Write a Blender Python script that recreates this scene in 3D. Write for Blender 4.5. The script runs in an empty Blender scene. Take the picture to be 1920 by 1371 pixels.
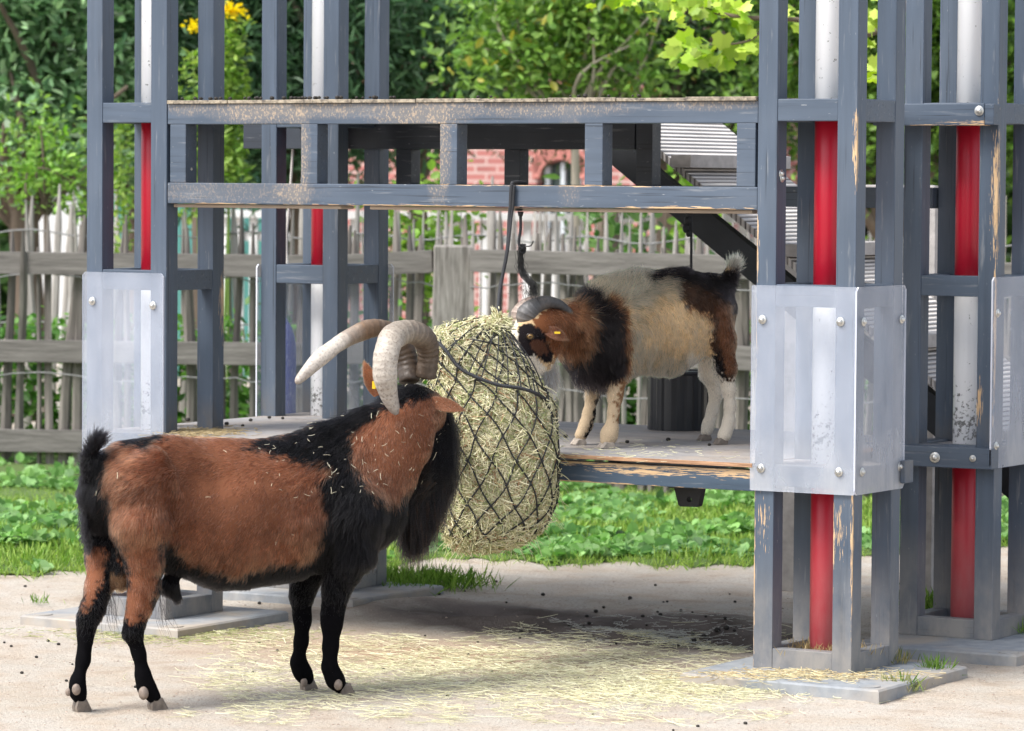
import bpy, bmesh, math, random
import numpy as np
from mathutils import Vector, Matrix

rng = np.random.default_rng(7)
random.seed(7)
scene = bpy.context.scene
COL = scene.collection

# ------------------------------------------------------------------ camera
CAM = np.array([8.42492, -11.03457, 1.59026])
RT = np.array([0.85724996, 0.51485751, 0.00665226])
UP = np.array([-0.03085006, 0.03846121, 0.99878376])
FW = np.array([-0.51397546, 0.85641257, -0.04885426])
FPX = 7130.65
cam_d = bpy.data.cameras.new("camera")
cam_d.sensor_width = 36.0
cam_d.sensor_fit = 'HORIZONTAL'
cam_d.lens = FPX / 1920 * 36.0
cam_d.clip_start = 0.1
cam_d.clip_end = 400
cam_d.dof.use_dof = True
cam_d.dof.focus_distance = 12.3
cam_d.dof.aperture_fstop = 6.3
cam = bpy.data.objects.new("camera", cam_d)
COL.objects.link(cam)
m = Matrix.Identity(4)
for i in range(3):
    m[i][0] = RT[i]; m[i][1] = UP[i]; m[i][2] = -FW[i]; m[i][3] = CAM[i]
cam.matrix_world = m
scene.camera = cam

# ------------------------------------------------------------------ light
SUN = np.array([-0.40, -0.74, 1.12]); SUN /= np.linalg.norm(SUN)
w = bpy.data.worlds.new("World"); scene.world = w; w.use_nodes = True
nt = w.node_tree
sky = nt.nodes.new("ShaderNodeTexSky"); sky.sky_type = 'NISHITA'; sky.sun_disc = False
sky.sun_elevation = math.asin(SUN[2]); sky.sun_rotation = math.atan2(SUN[0], SUN[1])
sky.air_density = 1.0; sky.dust_density = 2.5; sky.ozone_density = 1.0
bg = nt.nodes["Background"]; bg.inputs[1].default_value = 0.13
hs_ = nt.nodes.new("ShaderNodeHueSaturation"); hs_.inputs['Saturation'].default_value = 0.50      # thin bright overcast
nt.links.new(sky.outputs[0], hs_.inputs['Color']); nt.links.new(hs_.outputs[0], bg.inputs[0])
sun_d = bpy.data.lights.new("sun", 'SUN'); sun_d.energy = 2.1; sun_d.angle = math.radians(28.0)
sun_d.color = (1.0, 0.97, 0.92)
sun = bpy.data.objects.new("sun", sun_d); COL.objects.link(sun)
sun.rotation_euler = Vector(SUN.tolist()).to_track_quat('Z', 'Y').to_euler()
sun.location = (-6, -6, 10)
scene.view_settings.view_transform = 'Standard'
scene.view_settings.look = 'None'
scene.view_settings.gamma = 1.0
scene.view_settings.exposure = 1.08
scene.cycles.max_bounces = 6
scene.cycles.transparent_max_bounces = 16
scene.cycles.use_adaptive_sampling = True
scene.cycles_curves.shape = 'RIBBONS'
scene.cycles_curves.subdivisions = 2

# ------------------------------------------------------------------ photo geometry helpers
FH = np.array([FW[0], FW[1], 0.0]); FH /= np.linalg.norm(FH)      # horizontal view direction
RH = np.array([FH[1], -FH[0], 0.0])                                # horizontal right
def ray(px, py):
    px = np.asarray(px, float); py = np.asarray(py, float)
    return FW + RT * ((px - 960) / FPX)[..., None] + UP * ((685.5 - py) / FPX)[..., None]
def at(px, py, D):            # point seen at photo pixel px,py at horizontal distance D
    d = ray(px, py); t = np.asarray(D, float) / (d @ FH)
    return CAM + d * t[..., None]
def on_z(px, py, z):
    d = ray(px, py); t = (z - CAM[2]) / d[..., 2]
    return CAM + d * t[..., None]
def on_y(px, py, Y):
    d = ray(px, py); t = (Y - CAM[1]) / d[..., 1]
    return CAM + d * t[..., None]
def pix(P):                   # photo pixel of world points
    d = np.asarray(P, float) - CAM; z = d @ FW
    return 960 + FPX * (d @ RT) / z, 685.5 - FPX * (d @ UP) / z
def dist(P): return (np.asarray(P, float) - CAM) @ FH

# ------------------------------------------------------------------ object helpers
def tag(o, label=None, cat=None, group=None, kind=None):
    if label: o['label'] = label
    if cat: o['category'] = cat
    if group: o['group'] = group
    if kind: o['kind'] = kind
    return o
def empty(name, loc, label=None, cat=None, group=None):
    o = bpy.data.objects.new(name, None); COL.objects.link(o); o.location = [float(c) for c in loc]
    o.empty_display_size = 0.1
    return tag(o, label, cat, group)
def link(o, parent=None):
    COL.objects.link(o)
    if parent is not None:
        o.parent = parent
        off = Vector((0, 0, 0)); p = parent
        while p is not None:
            off += p.location; p = p.parent
        o.location = o.location - off       # our meshes are written in world coordinates
    return o
class MB:
    """collects shapes, becomes one mesh"""
    def __init__(s): s.v = []; s.f = []; s.mi = []; s.n = 0
    def add(s, V, F, mi=0):
        V = np.asarray(V, float); s.v.append(V); k = s.n
        for q in F: s.f.append([i + k for i in q]); s.mi.append(mi)
        s.n += len(V); return s
    def box(s, x0, x1, y0, y1, z0, z1, b=0.003, mi=0):
        bm = bmesh.new(); bmesh.ops.create_cube(bm, size=1)
        for v in bm.verts:
            v.co = Vector(((x0 + x1) / 2 + v.co.x * (x1 - x0), (y0 + y1) / 2 + v.co.y * (y1 - y0), (z0 + z1) / 2 + v.co.z * (z1 - z0)))
        if b: bmesh.ops.bevel(bm, geom=bm.edges[:], offset=b, segments=2, profile=0.6, affect='EDGES')
        s.bm(bm, mi); return s
    def bm(s, bm, mi=0):
        bm.verts.ensure_lookup_table(); bm.verts.index_update()
        s.add([v.co[:] for v in bm.verts], [[v.index for v in f.verts] for f in bm.faces], mi); bm.free()
    def beam(s, p0, p1, wid, hgt, b=0.003, mi=0, up=(0, 0, 1), tip=0.0):
        p0 = np.asarray(p0, float); p1 = np.asarray(p1, float); d = p1 - p0; L = np.linalg.norm(d); d /= L
        sx = np.cross(d, up); sx /= np.linalg.norm(sx); uz = np.cross(sx, d)
        bm = bmesh.new(); bmesh.ops.create_cube(bm, size=1)
        if b: bmesh.ops.bevel(bm, geom=bm.edges[:], offset=b / max(wid, hgt, 0.02), segments=1, affect='EDGES')
        for v in bm.verts:
            c = v.co; q = (p0 + p1) / 2 + d * c.y * L + sx * c.x * wid + uz * c.z * hgt; v.co = Vector(q.tolist())
        s.bm(bm, mi); return s
    def tube(s, pts, rad, n=10, mi=0, closed=True, prof=None):
        """sweep along pts; rad scalar or per point; prof(k) -> ring radii multipliers"""
        P = np.asarray(pts, float); K = len(P); rad = np.broadcast_to(np.asarray(rad, float), (K,))
        T = np.gradient(P, axis=0); T /= np.linalg.norm(T, axis=1)[:, None] + 1e-12
        ref = np.array([0, 0, 1.0]) if abs(T[0][2]) < .9 else np.array([1.0, 0, 0])
        N = np.cross(T[0], ref); N /= np.linalg.norm(N); V = []
        a = np.linspace(0, 2 * math.pi, n, endpoint=False)
        for k in range(K):
            N = N - T[k] * (N @ T[k]); N /= np.linalg.norm(N); B = np.cross(T[k], N)
            pr = prof(k) if prof else (1.0, 1.0, 0.0)
            c, sn = np.cos(a) * pr[0], np.sin(a) * pr[1]
            c, sn = c * math.cos(pr[2]) - sn * math.sin(pr[2]), c * math.sin(pr[2]) + sn * math.cos(pr[2])
            V.append(P[k] + rad[k] * (c[:, None] * N + sn[:, None] * B))
        V = np.concatenate(V); F = []
        for k in range(K - 1):
            for i in range(n):
                j = (i + 1) % n; F.append([k * n + i, k * n + j, (k + 1) * n + j, (k + 1) * n + i])
        if closed:
            F.append(list(range(n))[::-1]); F.append([(K - 1) * n + i for i in range(n)])
        s.add(V, F, mi); return s
    def sphere(s, c, r, seg=12, rings=8, mi=0, sc=(1, 1, 1)):
        bm = bmesh.new(); bmesh.ops.create_uvsphere(bm, u_segments=seg, v_segments=rings, radius=1)
        for v in bm.verts: v.co = Vector([c[i] + v.co[i] * r * sc[i] for i in range(3)])
        s.bm(bm, mi); return s
    def build(s, name, mats, parent=None, smooth=False, angle=None):
        me = bpy.data.meshes.new(name)
        me.from_pydata(np.concatenate(s.v).tolist(), [], s.f)
        if not isinstance(mats, (list, tuple)): mats = [mats]
        for mt in mats: me.materials.append(mt)
        if len(mats) > 1: me.polygons.foreach_set('material_index', s.mi)
        if smooth: me.polygons.foreach_set('use_smooth', [True] * len(me.polygons))
        me.update()
        o = bpy.data.objects.new(name, me)
        return link(o, parent)
def quads_mesh(name, V, nq, mats, parent=None, cols=None, smooth=False, tri=False):
    """V (N,k,3) : N polygons of k corners, fast"""
    N, k, _ = V.shape
    me = bpy.data.meshes.new(name)
    me.vertices.add(N * k); me.loops.add(N * k); me.polygons.add(N)
    me.vertices.foreach_set('co', V.reshape(-1).astype(np.float32))
    me.loops.foreach_set('vertex_index', np.arange(N * k, dtype=np.int32))
    me.polygons.foreach_set('loop_start', np.arange(0, N * k, k, dtype=np.int32))
    me.polygons.foreach_set('loop_total', np.full(N, k, dtype=np.int32))
    if smooth: me.polygons.foreach_set('use_smooth', np.ones(N, bool))
    if cols is not None:
        ca = me.color_attributes.new('tint', 'FLOAT_COLOR', 'POINT')
        c4 = np.ones((N, k, 4), np.float32); c4[..., :3] = cols[:, None, :]
        ca.data.foreach_set('color', c4.reshape(-1))
    me.materials.append(mats); me.update(); me.validate()
    o = bpy.data.objects.new(name, me)
    return link(o, parent)
def strands(name, P, rad, cols, mat, parent=None):
    """P (N,K,3) hair curves, rad (K,) or (N,K)"""
    N, K, _ = P.shape
    hc = bpy.data.hair_curves.new(name)
    hc.add_curves([K] * N)
    off = np.zeros(3)
    q = parent
    while q is not None: off = off + np.array(q.location); q = q.parent
    hc.attributes['position'].data.foreach_set('vector', (P - off).reshape(-1).astype(np.float32)) if 'position' in hc.attributes else hc.points.foreach_set('position', (P - off).reshape(-1).astype(np.float32))
    ra = hc.attributes.get('radius') or hc.attributes.new('radius', 'FLOAT', 'POINT')
    ra.data.foreach_set('value', np.broadcast_to(rad, (N, K)).reshape(-1).astype(np.float32))
    if cols is not None:
        ca = hc.attributes.new('tint', 'FLOAT_COLOR', 'CURVE')
        c4 = np.ones((N, 4), np.float32); c4[:, :3] = cols
        ca.data.foreach_set('color', c4.reshape(-1))
    hc.materials.append(mat)
    o = bpy.data.objects.new(name, hc); COL.objects.link(o)
    if parent is not None: o.parent = parent
    return o

# ------------------------------------------------------------------ materials
class NT:
    def __init__(s, name):
        s.m = bpy.data.materials.new(name); s.m.use_nodes = True; s.t = s.m.node_tree
        s.b = s.t.nodes['Principled BSDF']; s.pos = None
    def n(s, typ, **k):
        x = s.t.nodes.new(typ)
        for a, v in k.items(): setattr(x, a, v)
        return x
    def l(s, a, b): s.t.links.new(a, b)
    def coord(s):
        if s.pos is None: s.pos = s.n('ShaderNodeNewGeometry').outputs['Position']
        return s.pos
    def noise(s, scale=(5, 5, 5), detail=4, rough=.55, off=(0, 0, 0), dist_=0.0):
        mp = s.n('ShaderNodeMapping'); mp.inputs['Scale'].default_value = scale; mp.inputs['Location'].default_value = off
        s.l(s.coord(), mp.inputs['Vector']); nz = s.n('ShaderNodeTexNoise')
        nz.inputs['Scale'].default_value = 1; nz.inputs['Detail'].default_value = detail; nz.inputs['Roughness'].default_value = rough
        nz.inputs['Distortion'].default_value = dist_
        s.l(mp.outputs[0], nz.inputs['Vector']); return nz.outputs['Fac']
    def ramp(s, fac, stops):
        r = s.n('ShaderNodeValToRGB'); el = r.color_ramp.elements
        while len(el) < len(stops): el.new(0.5)
        for e_, (p, c) in zip(el, stops):
            e_.position = p; e_.color = (c, c, c, 1) if np.isscalar(c) else (*c, 1)
        s.l(fac, r.inputs[0]); return r.outputs[0]
    def math(s, op, a, b=None, c=None, clamp=False):
        x = s.n('ShaderNodeMath', operation=op); x.use_clamp = clamp
        for i, q in enumerate((a, b, c)):
            if q is None: continue
            if hasattr(q, 'is_linked'): s.l(q, x.inputs[i])
            else: x.inputs[i].default_value = q
        return x.outputs[0]
    def mix(s, fac, a, b, blend='MIX'):
        x = s.n('ShaderNodeMix', data_type='RGBA', blend_type=blend)
        for i, q in ((0, fac), (6, a), (7, b)):
            if hasattr(q, 'is_linked'): s.l(q, x.inputs[i])
            elif i == 0: x.inputs[0].default_value = q
            else: x.inputs[i].default_value = (*q, 1)
        return x.outputs[2]
    def z(s):
        sp = s.n('ShaderNodeSeparateXYZ'); s.l(s.coord(), sp.inputs[0]); return sp.outputs
    def bump(s, h, strength=.3, d=.01):
        b = s.n('ShaderNodeBump'); b.inputs['Strength'].default_value = strength; b.inputs['Distance'].default_value = d
        s.l(h, b.inputs['Height']); s.l(b.outputs[0], s.b.inputs['Normal'])
    def color(s, c):
        if hasattr(c, 'is_linked'): s.l(c, s.b.inputs['Base Color'])
        else: s.b.inputs['Base Color'].default_value = (*c, 1)
    def rough(s, r):
        if hasattr(r, 'is_linked'): s.l(r, s.b.inputs['Roughness'])
        else: s.b.inputs['Roughness'].default_value = r
    def blob(s, c, r):       # 1 inside an ellipsoid fading to 0 at its rim
        mp = s.n('ShaderNodeMapping'); mp.vector_type = 'POINT'
        mp.inputs['Scale'].default_value = [1 / q for q in r]
        mp.inputs['Location'].default_value = [-a / q for a, q in zip(c, r)]
        s.l(s.coord(), mp.inputs['Vector'])
        ln = s.n('ShaderNodeVectorMath', operation='LENGTH'); s.l(mp.outputs[0], ln.inputs[0])
        return s.math('SUBTRACT', 1.0, ln.outputs['Value'], clamp=True)
def simple(name, col, rough=.6, var=.15, scale=8, bump=0.0, spec=None, stretch=(1, 1, 1)):
    k = NT(name); sc = tuple(scale * q for q in stretch)
    nz = k.noise(sc, 5)
    c = k.mix(k.ramp(nz, [(.3, 0.0), (.7, 1.0)]), tuple(q * (1 - var) for q in col), tuple(min(1, q * (1 + var)) for q in col))
    k.color(c); k.rough(rough)
    if bump: k.bump(nz, bump, .01)
    if spec is not None: k.b.inputs['Specular IOR Level'].default_value = spec
    return k.m
# ------------------------------------------------------------------ climbing frame: materials
A_, W_, LX, LY = 0.3568, 0.07, 2.7296, 1.1076
ZR, ZM, ZD, ZB, HM = 1.857, 1.256, 0.670, 0.067, 0.072
GZ = -0.035                                                   # ground level
def paint(name, vertical=True, chips=(), base=(0.066, 0.092, 0.133), dusty=True, crust=()):
    k = NT(name)
    st = (30, 30, 1.6) if vertical else (1.6, 30, 30)
    g = k.noise(st, 6, .6)
    big = k.noise((2.2, 2.2, 2.2), 3)
    c = k.mix(k.ramp(g, [(.3, 0), (.72, 1)]), tuple(q * .80 for q in base), tuple(q * 1.16 for q in base))
    c = k.mix(k.math('MULTIPLY', k.ramp(big, [(.45, 0), (.75, 1)]), .22), c, (0.17, 0.195, 0.235))
    gl = k.noise((110, 110, 2.2) if vertical else (2.2, 110, 110), 3, .5, off=(5, 5, 5))
    c = k.mix(k.ramp(gl, [(.30, .75), (.38, 0)]), c, tuple(q * .35 for q in base))
    c = k.mix(k.ramp(k.noise((70, 70, 5) if vertical else (5, 70, 70), 5, .6, off=(9, 2, 7)), [(.60, 0), (.74, .5)]), c, (.30, .31, .32))
    # fine pale scuffs and specks
    sp = k.noise((150, 150, 40) if vertical else (40, 150, 150), 2)
    c = k.mix(k.ramp(sp, [(.72, 0), (.77, .55)]), c, (.42, .44, .45))
    if dusty:                                                   # splashed dirt near the ground
        zz = k.z()[2]
        low = k.math('SUBTRACT', .40, zz); low = k.math('MULTIPLY', low, 2.6, clamp=True)
        nn = k.noise((9, 9, 5), 6, .65, off=(3, 1, 2))
        low = k.math('MULTIPLY', low, k.ramp(nn, [(.32, .25), (.62, 1)]))
        c = k.mix(low, c, (0.27, 0.255, 0.24))
        # dirt ring just above the platform
        on = k.math('SUBTRACT', 1.0, k.math('MULTIPLY', k.math('ABSOLUTE', k.math('SUBTRACT', zz, ZD + .02)), 9.0), clamp=True)
        on = k.math('MULTIPLY', on, k.ramp(nn, [(.4, 0), (.6, .75)]))
        c = k.mix(on, c, (0.13, 0.12, 0.11))
    for (cc, rr, amt) in crust:                                 # dried mud and lichen speckle on the beam
        b = k.blob(cc, rr); f = k.noise((170, 170, 110), 5, .7, off=cc)
        f2 = k.math('MULTIPLY', k.math('MULTIPLY', b, 2.2, clamp=True), k.ramp(f, [(.52, 0), (.60, amt * .8)]))
        f3 = k.math('MULTIPLY', k.math('MULTIPLY', b, 1.5, clamp=True), amt * .6)
        c = k.mix(f3, c, (.20, .185, .17)); c = k.mix(f2, c, (.44, .335, .235))
    for ch_ in chips:
        cc, rr = ch_[:2]; st_ = ch_[2] if len(ch_) > 2 else .30
        b = k.blob(cc, rr); f = k.noise((260, 260, 16) if vertical else (16, 260, 260), 4, .6, off=cc)
        f2 = k.math('MULTIPLY', k.math('ADD', f, k.math('MULTIPLY', b, st_)), k.math('GREATER_THAN', b, .001))
        f2 = k.ramp(f2, [(.655, 0), (.675, 1)])
        wood = k.mix(k.noise((120, 120, 10) if vertical else (10, 120, 120), 3), (.42, .24, .12), (.74, .56, .34))
        c = k.mix(f2, c, wood)
    k.color(c); k.rough(k.ramp(g, [(.3, .42), (.8, .62)])); k.bump(g, .12, .004)
    return k.m
C_chips = [(list(on_y(1432, 985, 0.0)), (.03, .03, .13), .16), (list(on_y(1574, 990, 0.0)), (.032, .03, .16), .16),
           ((LX + A_, 0, .40), (.012, .012, .32)), ((LX + A_, 0.0, 1.70), (.022, .022, .17)),
           ((LX, 0, .30), (.008, .012, .42)), ((LX, 0, 1.38), (.012, .014, .17)), ((LX, 0, 1.05), (.009, .012, .3)),
           ((LX + A_ - W_, 0, .42), (.010, .012, .22))]
M_post = paint('painted_post_wood')
M_postC = paint('painted_post_wood_chipped', chips=C_chips)
M_postD = paint('painted_post_wood_rubbed', chips=[((LX + A_, LY, 1.55), (.03, .03, .34)), ((LX + A_ - W_ * .8, LY, .83), (.02, .02, .1)), ((LX + A_, LY, 1.1), (.01, .012, .5))])
M_postA = paint('painted_post_wood_gouged', chips=[((A_, A_, 1.14), (.02, .04, .17))])
M_bar = paint('painted_bar_wood', vertical=False)
M_barB = paint('painted_beam_wood', vertical=False, dusty=False,
               crust=[((.75, 0, 1.83), (.26, .1, .06), 1.0), ((1.05, 0, 1.84), (.30, .1, .05), .9), ((1.42, 0, 1.82), (.25, .1, .075), 1.0),
                      ((1.9, 0, 1.84), (.45, .1, .05), .75), ((.92, 0, 1.68), (.06, .1, .25), .9), ((1.5, 0, 1.68), (.06, .1, .22), .9), ((2.55, 0, 1.86), (.28, .1, .045), .9),
                      ((.45, 0, 1.84), (.12, .1, .04), .6), ((.9, 0, 1.54), (.1, .1, .06), .7), ((2.02, 0, 1.66), (.06, .1, .2), .5), ((.6, 0, 1.54), (.5, .1, .05), .35)],
               chips=[((2.45, 0, 1.499), (.35, .05, .010)), ((1.4, 0, 1.498), (.7, .05, .006)), ((.6, 0, 1.498), (.25, .05, .005)), ((1.9, 0, 1.571), (.7, .05, .005))])
M_rearb = paint('shade_dark_rear_beam_wood', vertical=False, dusty=False, base=(.022, .030, .045))  # darker than the front girder: shade under the roof is put into its colour
M_fascia = paint('painted_fascia_split', vertical=False, dusty=False, base=(.05, .08, .12),
                 chips=[((2.5, 0, .650), (.42, .06, .035)), ((2.68, 0, .636), (.28, .06, .03)), ((2.2, 0, .645), (.5, .06, .022)), ((1.9, 0, .648), (.6, .06, .010)), ((2.3, 0, .622), (.3, .06, .018)), ((1.9, 0, .578), (.9, .06, .006))])
M_fasc2 = paint('painted_bar_split', vertical=False, dusty=False, chips=[((LX + .27, LY, ZR - HM), (.26, .2, .022)), ((LX + .34, LY, ZR - HM + .01), (.06, .2, .03))])
# raw board with splintered reddish edge
k = NT('board_edge_raw'); g = k.noise((6, 80, 80), 6, .6)
k.color(k.mix(k.ramp(g, [(.35, 0), (.65, 1)]), (.20, .10, .055), (.56, .34, .20))); k.rough(.85); k.bump(g, .5, .01); M_edge = k.m
k = NT('deck_board_worn'); g = k.noise((5, 14, 14), 6, .6); d = k.noise((3, 3, 3), 5, .6, off=(4, 4, 0)); sp = k.noise((28, 28, 28), 4, .7)
c = k.mix(k.ramp(g, [(.3, 0), (.7, 1)]), (.22, .215, .22), (.36, .345, .34)); c = k.mix(k.ramp(d, [(.45, 0), (.7, .8)]), c, (.40, .33, .27))
c = k.mix(k.ramp(sp, [(.60, 0), (.68, .65)]), c, (.13, .115, .10)); k.color(c); k.rough(.8); k.bump(sp, .3, .01); M_deck = k.m
k = NT('slab_concrete'); g = k.noise((14, 14, 14), 6, .65); d = k.noise((2.5, 2.5, 2.5), 5, .6)
c = k.mix(k.ramp(g, [(.3, 0), (.7, 1)]), (.20, .22, .245), (.33, .35, .37)); c = k.mix(k.ramp(d, [(.46, 0), (.66, .8)]), c, (.44, .37, .29)); k.color(c); k.rough(.8); k.bump(g, .25, .01); M_slab = k.m
k = NT('roof_board_mossy'); g = k.noise((60, 60, 60), 6, .7); d = k.noise((4, 4, 4), 4)
c = k.mix(k.ramp(g, [(.35, 0), (.6, 1)]), (.10, .085, .075), (.42, .36, .27)); k.color(c); k.rough(.9); k.bump(g, .6, .01); M_roof = k.m
M_red = simple('red_gloss_pipe', (.50, .008, .030), .38, .08, 3)
k = NT('red_pipe_scuffed'); g = k.noise((14, 14, 5), 6, .65); zz = k.z()[2]
lo = k.math('MULTIPLY', k.math('SUBTRACT', .52, zz), 2.2, clamp=True); f = k.math('MULTIPLY', lo, k.ramp(g, [(.3, .3), (.65, .85)]))
k.color(k.mix(f, (.46, .010, .030), (.48, .17, .17))); k.rough(k.ramp(f, [(0, .40), (1, .7)])); M_red2 = k.m
k = NT('white_pipe_spattered'); g = k.noise((60, 60, 60), 4, .7); zz = k.z()[2]
lo = k.math('SUBTRACT', 1.0, k.math('MULTIPLY', k.math('ABSOLUTE', k.math('SUBTRACT', zz, .74)), 5), clamp=True)
lo2 = k.math('SUBTRACT', 1.0, k.math('MULTIPLY', k.math('ABSOLUTE', k.math('SUBTRACT', zz, 1.9)), 3.2), clamp=True)
f = k.math('ADD', g, k.math('ADD', k.math('MULTIPLY', lo, .16), k.math('MULTIPLY', lo2, .02)))
k.color(k.mix(k.ramp(f, [(.66, 0), (.72, .85)]), (.90, .91, .93), (.12, .12, .11))); k.rough(.3); M_white = k.m
M_metal = simple('galvanised_metal', (.62, .62, .60), .32, .1, 40); M_metal.node_tree.nodes['Principled BSDF'].inputs['Metallic'].default_value = .85
M_black = simple('black_metal', (.012, .013, .016), .5, .2, 20)
k = NT('frosted_guard_plastic'); g = k.noise((6, 6, 2.5), 6, .65); v = k.noise((22, 22, 1.2), 4); sp = k.noise((160, 160, 160), 2)
zz = k.z()[2]; low = k.math('MULTIPLY', k.math('SUBTRACT', .80, zz), 4.0, clamp=True)
low = k.math('MULTIPLY', low, k.ramp(g, [(.35, .15), (.65, .8)]))
c = k.mix(k.ramp(g, [(.35, 0), (.68, 1)]), (.50, .56, .68), (.64, .69, .80)); c = k.mix(k.math('MULTIPLY', low, .7), c, (.52, .51, .46))
c = k.mix(k.ramp(sp, [(.70, 0), (.74, .6)]), c, (.9, .9, .9))
k.color(c); k.rough(.34)
al = k.math('ADD', k.math('ADD', .08, k.math('MULTIPLY', g, .26)), k.math('MULTIPLY', v, .12))
al = k.math('ADD', al, k.math('MULTIPLY', low, .25)); k.l(al, k.b.inputs['Alpha']); M_guard = k.m
k = NT('guard_cut_edge'); k.color((.80, .83, .93)); k.rough(.2); k.b.inputs['Alpha'].default_value = .8; M_gedge = k.m

# ------------------------------------------------------------------ climbing frame: parts
frame = empty('climbing_frame', (LX / 2, LY / 2, 0), 'slate grey wooden climbing frame with four open towers, red and white poles, deck and roof', 'climbing frame')
def tower(ox, oy, mp, top=3.05, skip=(), zoff=0.0):
    for i in (0, 1):
        for j in (0, 1):
            x0 = ox + i * (A_ - W_); y0 = oy + j * (A_ - W_)
            b = MB().box(x0, x0 + W_, y0, y0 + W_, 0, top); b.build('post', mp, frame)
    for (z0, z1, nm) in ((0.0, ZB, 'base'), (ZD - HM, ZD - .004, 'deck'), (ZM - HM, ZM, 'mid'), (ZR - HM, ZR, 'roof')):
        z0 += zoff if z0 > .5 else 0; z1 += zoff if z1 > .5 else 0
        q = .002; t = .055
        for side in range(4):
            if (nm, side) in skip: continue
            if side == 0: b = MB().box(ox + W_, ox + A_ - W_, oy + q, oy + t, z0, z1)
            if side == 1: b = MB().box(ox + A_ - t, ox + A_ - q, oy + W_, oy + A_ - W_, z0, z1)
            if side == 2: b = MB().box(ox + W_, ox + A_ - W_, oy + A_ - t, oy + A_ - q, z0, z1)
            if side == 3: b = MB().box(ox + q, ox + t, oy + W_, oy + A_ - W_, z0, z1)
            b.build('crossbar', M_bar, frame)
    # the pole inside changes colour at each level
    cx, cy = ox + A_ / 2 - .015, oy + A_ / 2 + .003; r = .043
    for (z0, z1, mt, nm) in ((0.0, ZD - .01, M_red2, 'red_pole'), (ZD - .01, ZM - .01, M_white, 'white_pole'), (ZM - .01, ZR - .01, M_red, 'red_pole'), (ZR - .01, top, M_white, 'white_pole')):
        MB().tube([(cx, cy, z0), (cx, cy, z0 + .001), (cx, cy, z1 - .001), (cx, cy, z1)], [r - .001, r, r, r - .001], 40).build(nm, mt, frame, smooth=True)
tower(0, 0, M_postA); tower(0, LY, M_post); tower(LX, 0, M_postC); tower(LX + .004, LY, M_postD, zoff=.010)

def bolt(p, n, parent, r=.0085, name='bolt', mat=None):
    p = np.array(p, float); n = np.array(n, float); n /= np.linalg.norm(n)
    b = MB()
    b.tube([p, p + n * .002, p + n * .003], [r * 1.75, r * 1.75, r * 1.5], 18)
    b.tube([p + n * .002, p + n * .007, p + n * .010, p + n * .0115], [r, r * .98, r * .7, r * .25], 14)
    return b.build(name, mat or M_metal, parent, smooth=True)

def guard(x0, x1, y0, y1, z0, z1, ch=.012, t=.006, n=(0, -1, 0), bolts=()):
    """flat clear panel with clipped corners; x0..x1,y0..y1 run along the panel"""
    p0 = np.array([x0, y0, 0.]); p1 = np.array([x1, y1, 0.]); L = np.linalg.norm(p1 - p0); d = (p1 - p0) / L; n = np.array(n, float)
    prof = [(ch, z0), (L - ch, z0), (L, z0 + ch), (L, z1 - ch), (L - ch, z1), (ch, z1), (0, z1 - ch), (0, z0 + ch)]
    V = []
    for k_ in (0, 1):
        for (s, z) in prof: V.append(p0 + d * s + np.array([0, 0, z]) + n * t * k_)
    b = MB(); b.add(V, [list(range(8))[::-1], [8 + i for i in range(8)]], 0)
    b.add(V, [[i, (i + 1) % 8, 8 + (i + 1) % 8, 8 + i] for i in range(8)], 1)
    o = b.build('guard_panel', [M_guard, M_gedge], frame)
    for (s, z) in bolts: bolt(p0 + d * s + np.array([0, 0, z]) + n * t, n, o)
    return o
gz0, gz1 = .582, 1.252
guard(-.012, A_ - .006, -.004, -.004, .555, 1.246, n=(0, -1, 0), bolts=[(.045, 1.14), (A_ - .04, 1.13), (.045, .63), (A_ - .04, .63)])
guard(LX - .012, LX + A_ + .007, -.004, -.004, gz0, gz1, ch=.003, bolts=[(.04, 1.14), (A_ - .035, 1.14), (.04, .655), (A_ - .035, .655)])
guard(LX + A_ + .004, LX + A_ + .004, -.008, A_ + .008, gz0, gz1, ch=.014, n=(1, 0, 0), bolts=[(.05, 1.14), (A_ - .02, 1.14), (.05, .655), (A_ - .02, .655)])
guard(-.004, -.004, LY + A_ + .02, LY - .02, .60, ZM, n=(-1, 0, 0), bolts=[(.05, 1.12), (A_ - .02, 1.12)])
guard(-.01, A_ + .02, LY + A_ + .004, LY + A_ + .004, .60, ZM, n=(0, 1, 0), bolts=[(.05, 1.12), (A_ - .02, 1.12)])
guard(LX + A_ + .012, LX + A_ + .012, LY - .06, LY + A_, gz0 + .02, gz1 + .012, n=(1, 0, 0), bolts=[(.04, 1.14), (.04, .68)])

# slabs under the towers, each with its cut corner piece
def slab(c0, c1, c3):
    """c0 front-left, c1 front-right, c3 back-right top corners (world xy)"""
    c0, c1, c3 = [np.array(q[:2]) for q in (c0, c1, c3)]; c4 = c0 + (c3 - c1)
    V = []; ctr = (c0 + c3) / 2
    for (z, g) in ((GZ - .02, 1.012), (-.006, 1.010), (0.0, .992)):
        for q in (c0, c1, c3, c4): p = ctr + (q - ctr) * g; V.append([*p, z])
    F = [[8, 9, 10, 11]]
    for k_ in (0, 1):
        for i in range(4): j = (i + 1) % 4; F.append([k_ * 4 + i, k_ * 4 + j, k_ * 4 + 4 + j, k_ * 4 + 4 + i])
    o = MB().add(V, F).build('base_slab', M_slab, frame)
    for q, s_ in ((c0, 1), (c1, -1)):
        pq = q + (ctr - q) * .16
        b = MB().tube([(*pq, 0.0), (*pq, .003), (*pq, .0035)], [.034, .034, .031], 28); b.build('cap_disc', M_slab, o)
    return o
slab(on_z(1277.7, 1261.7, 0), on_z(1646.8, 1294.4, 0), on_z(1811.5, 1249.3, 0))
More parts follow.
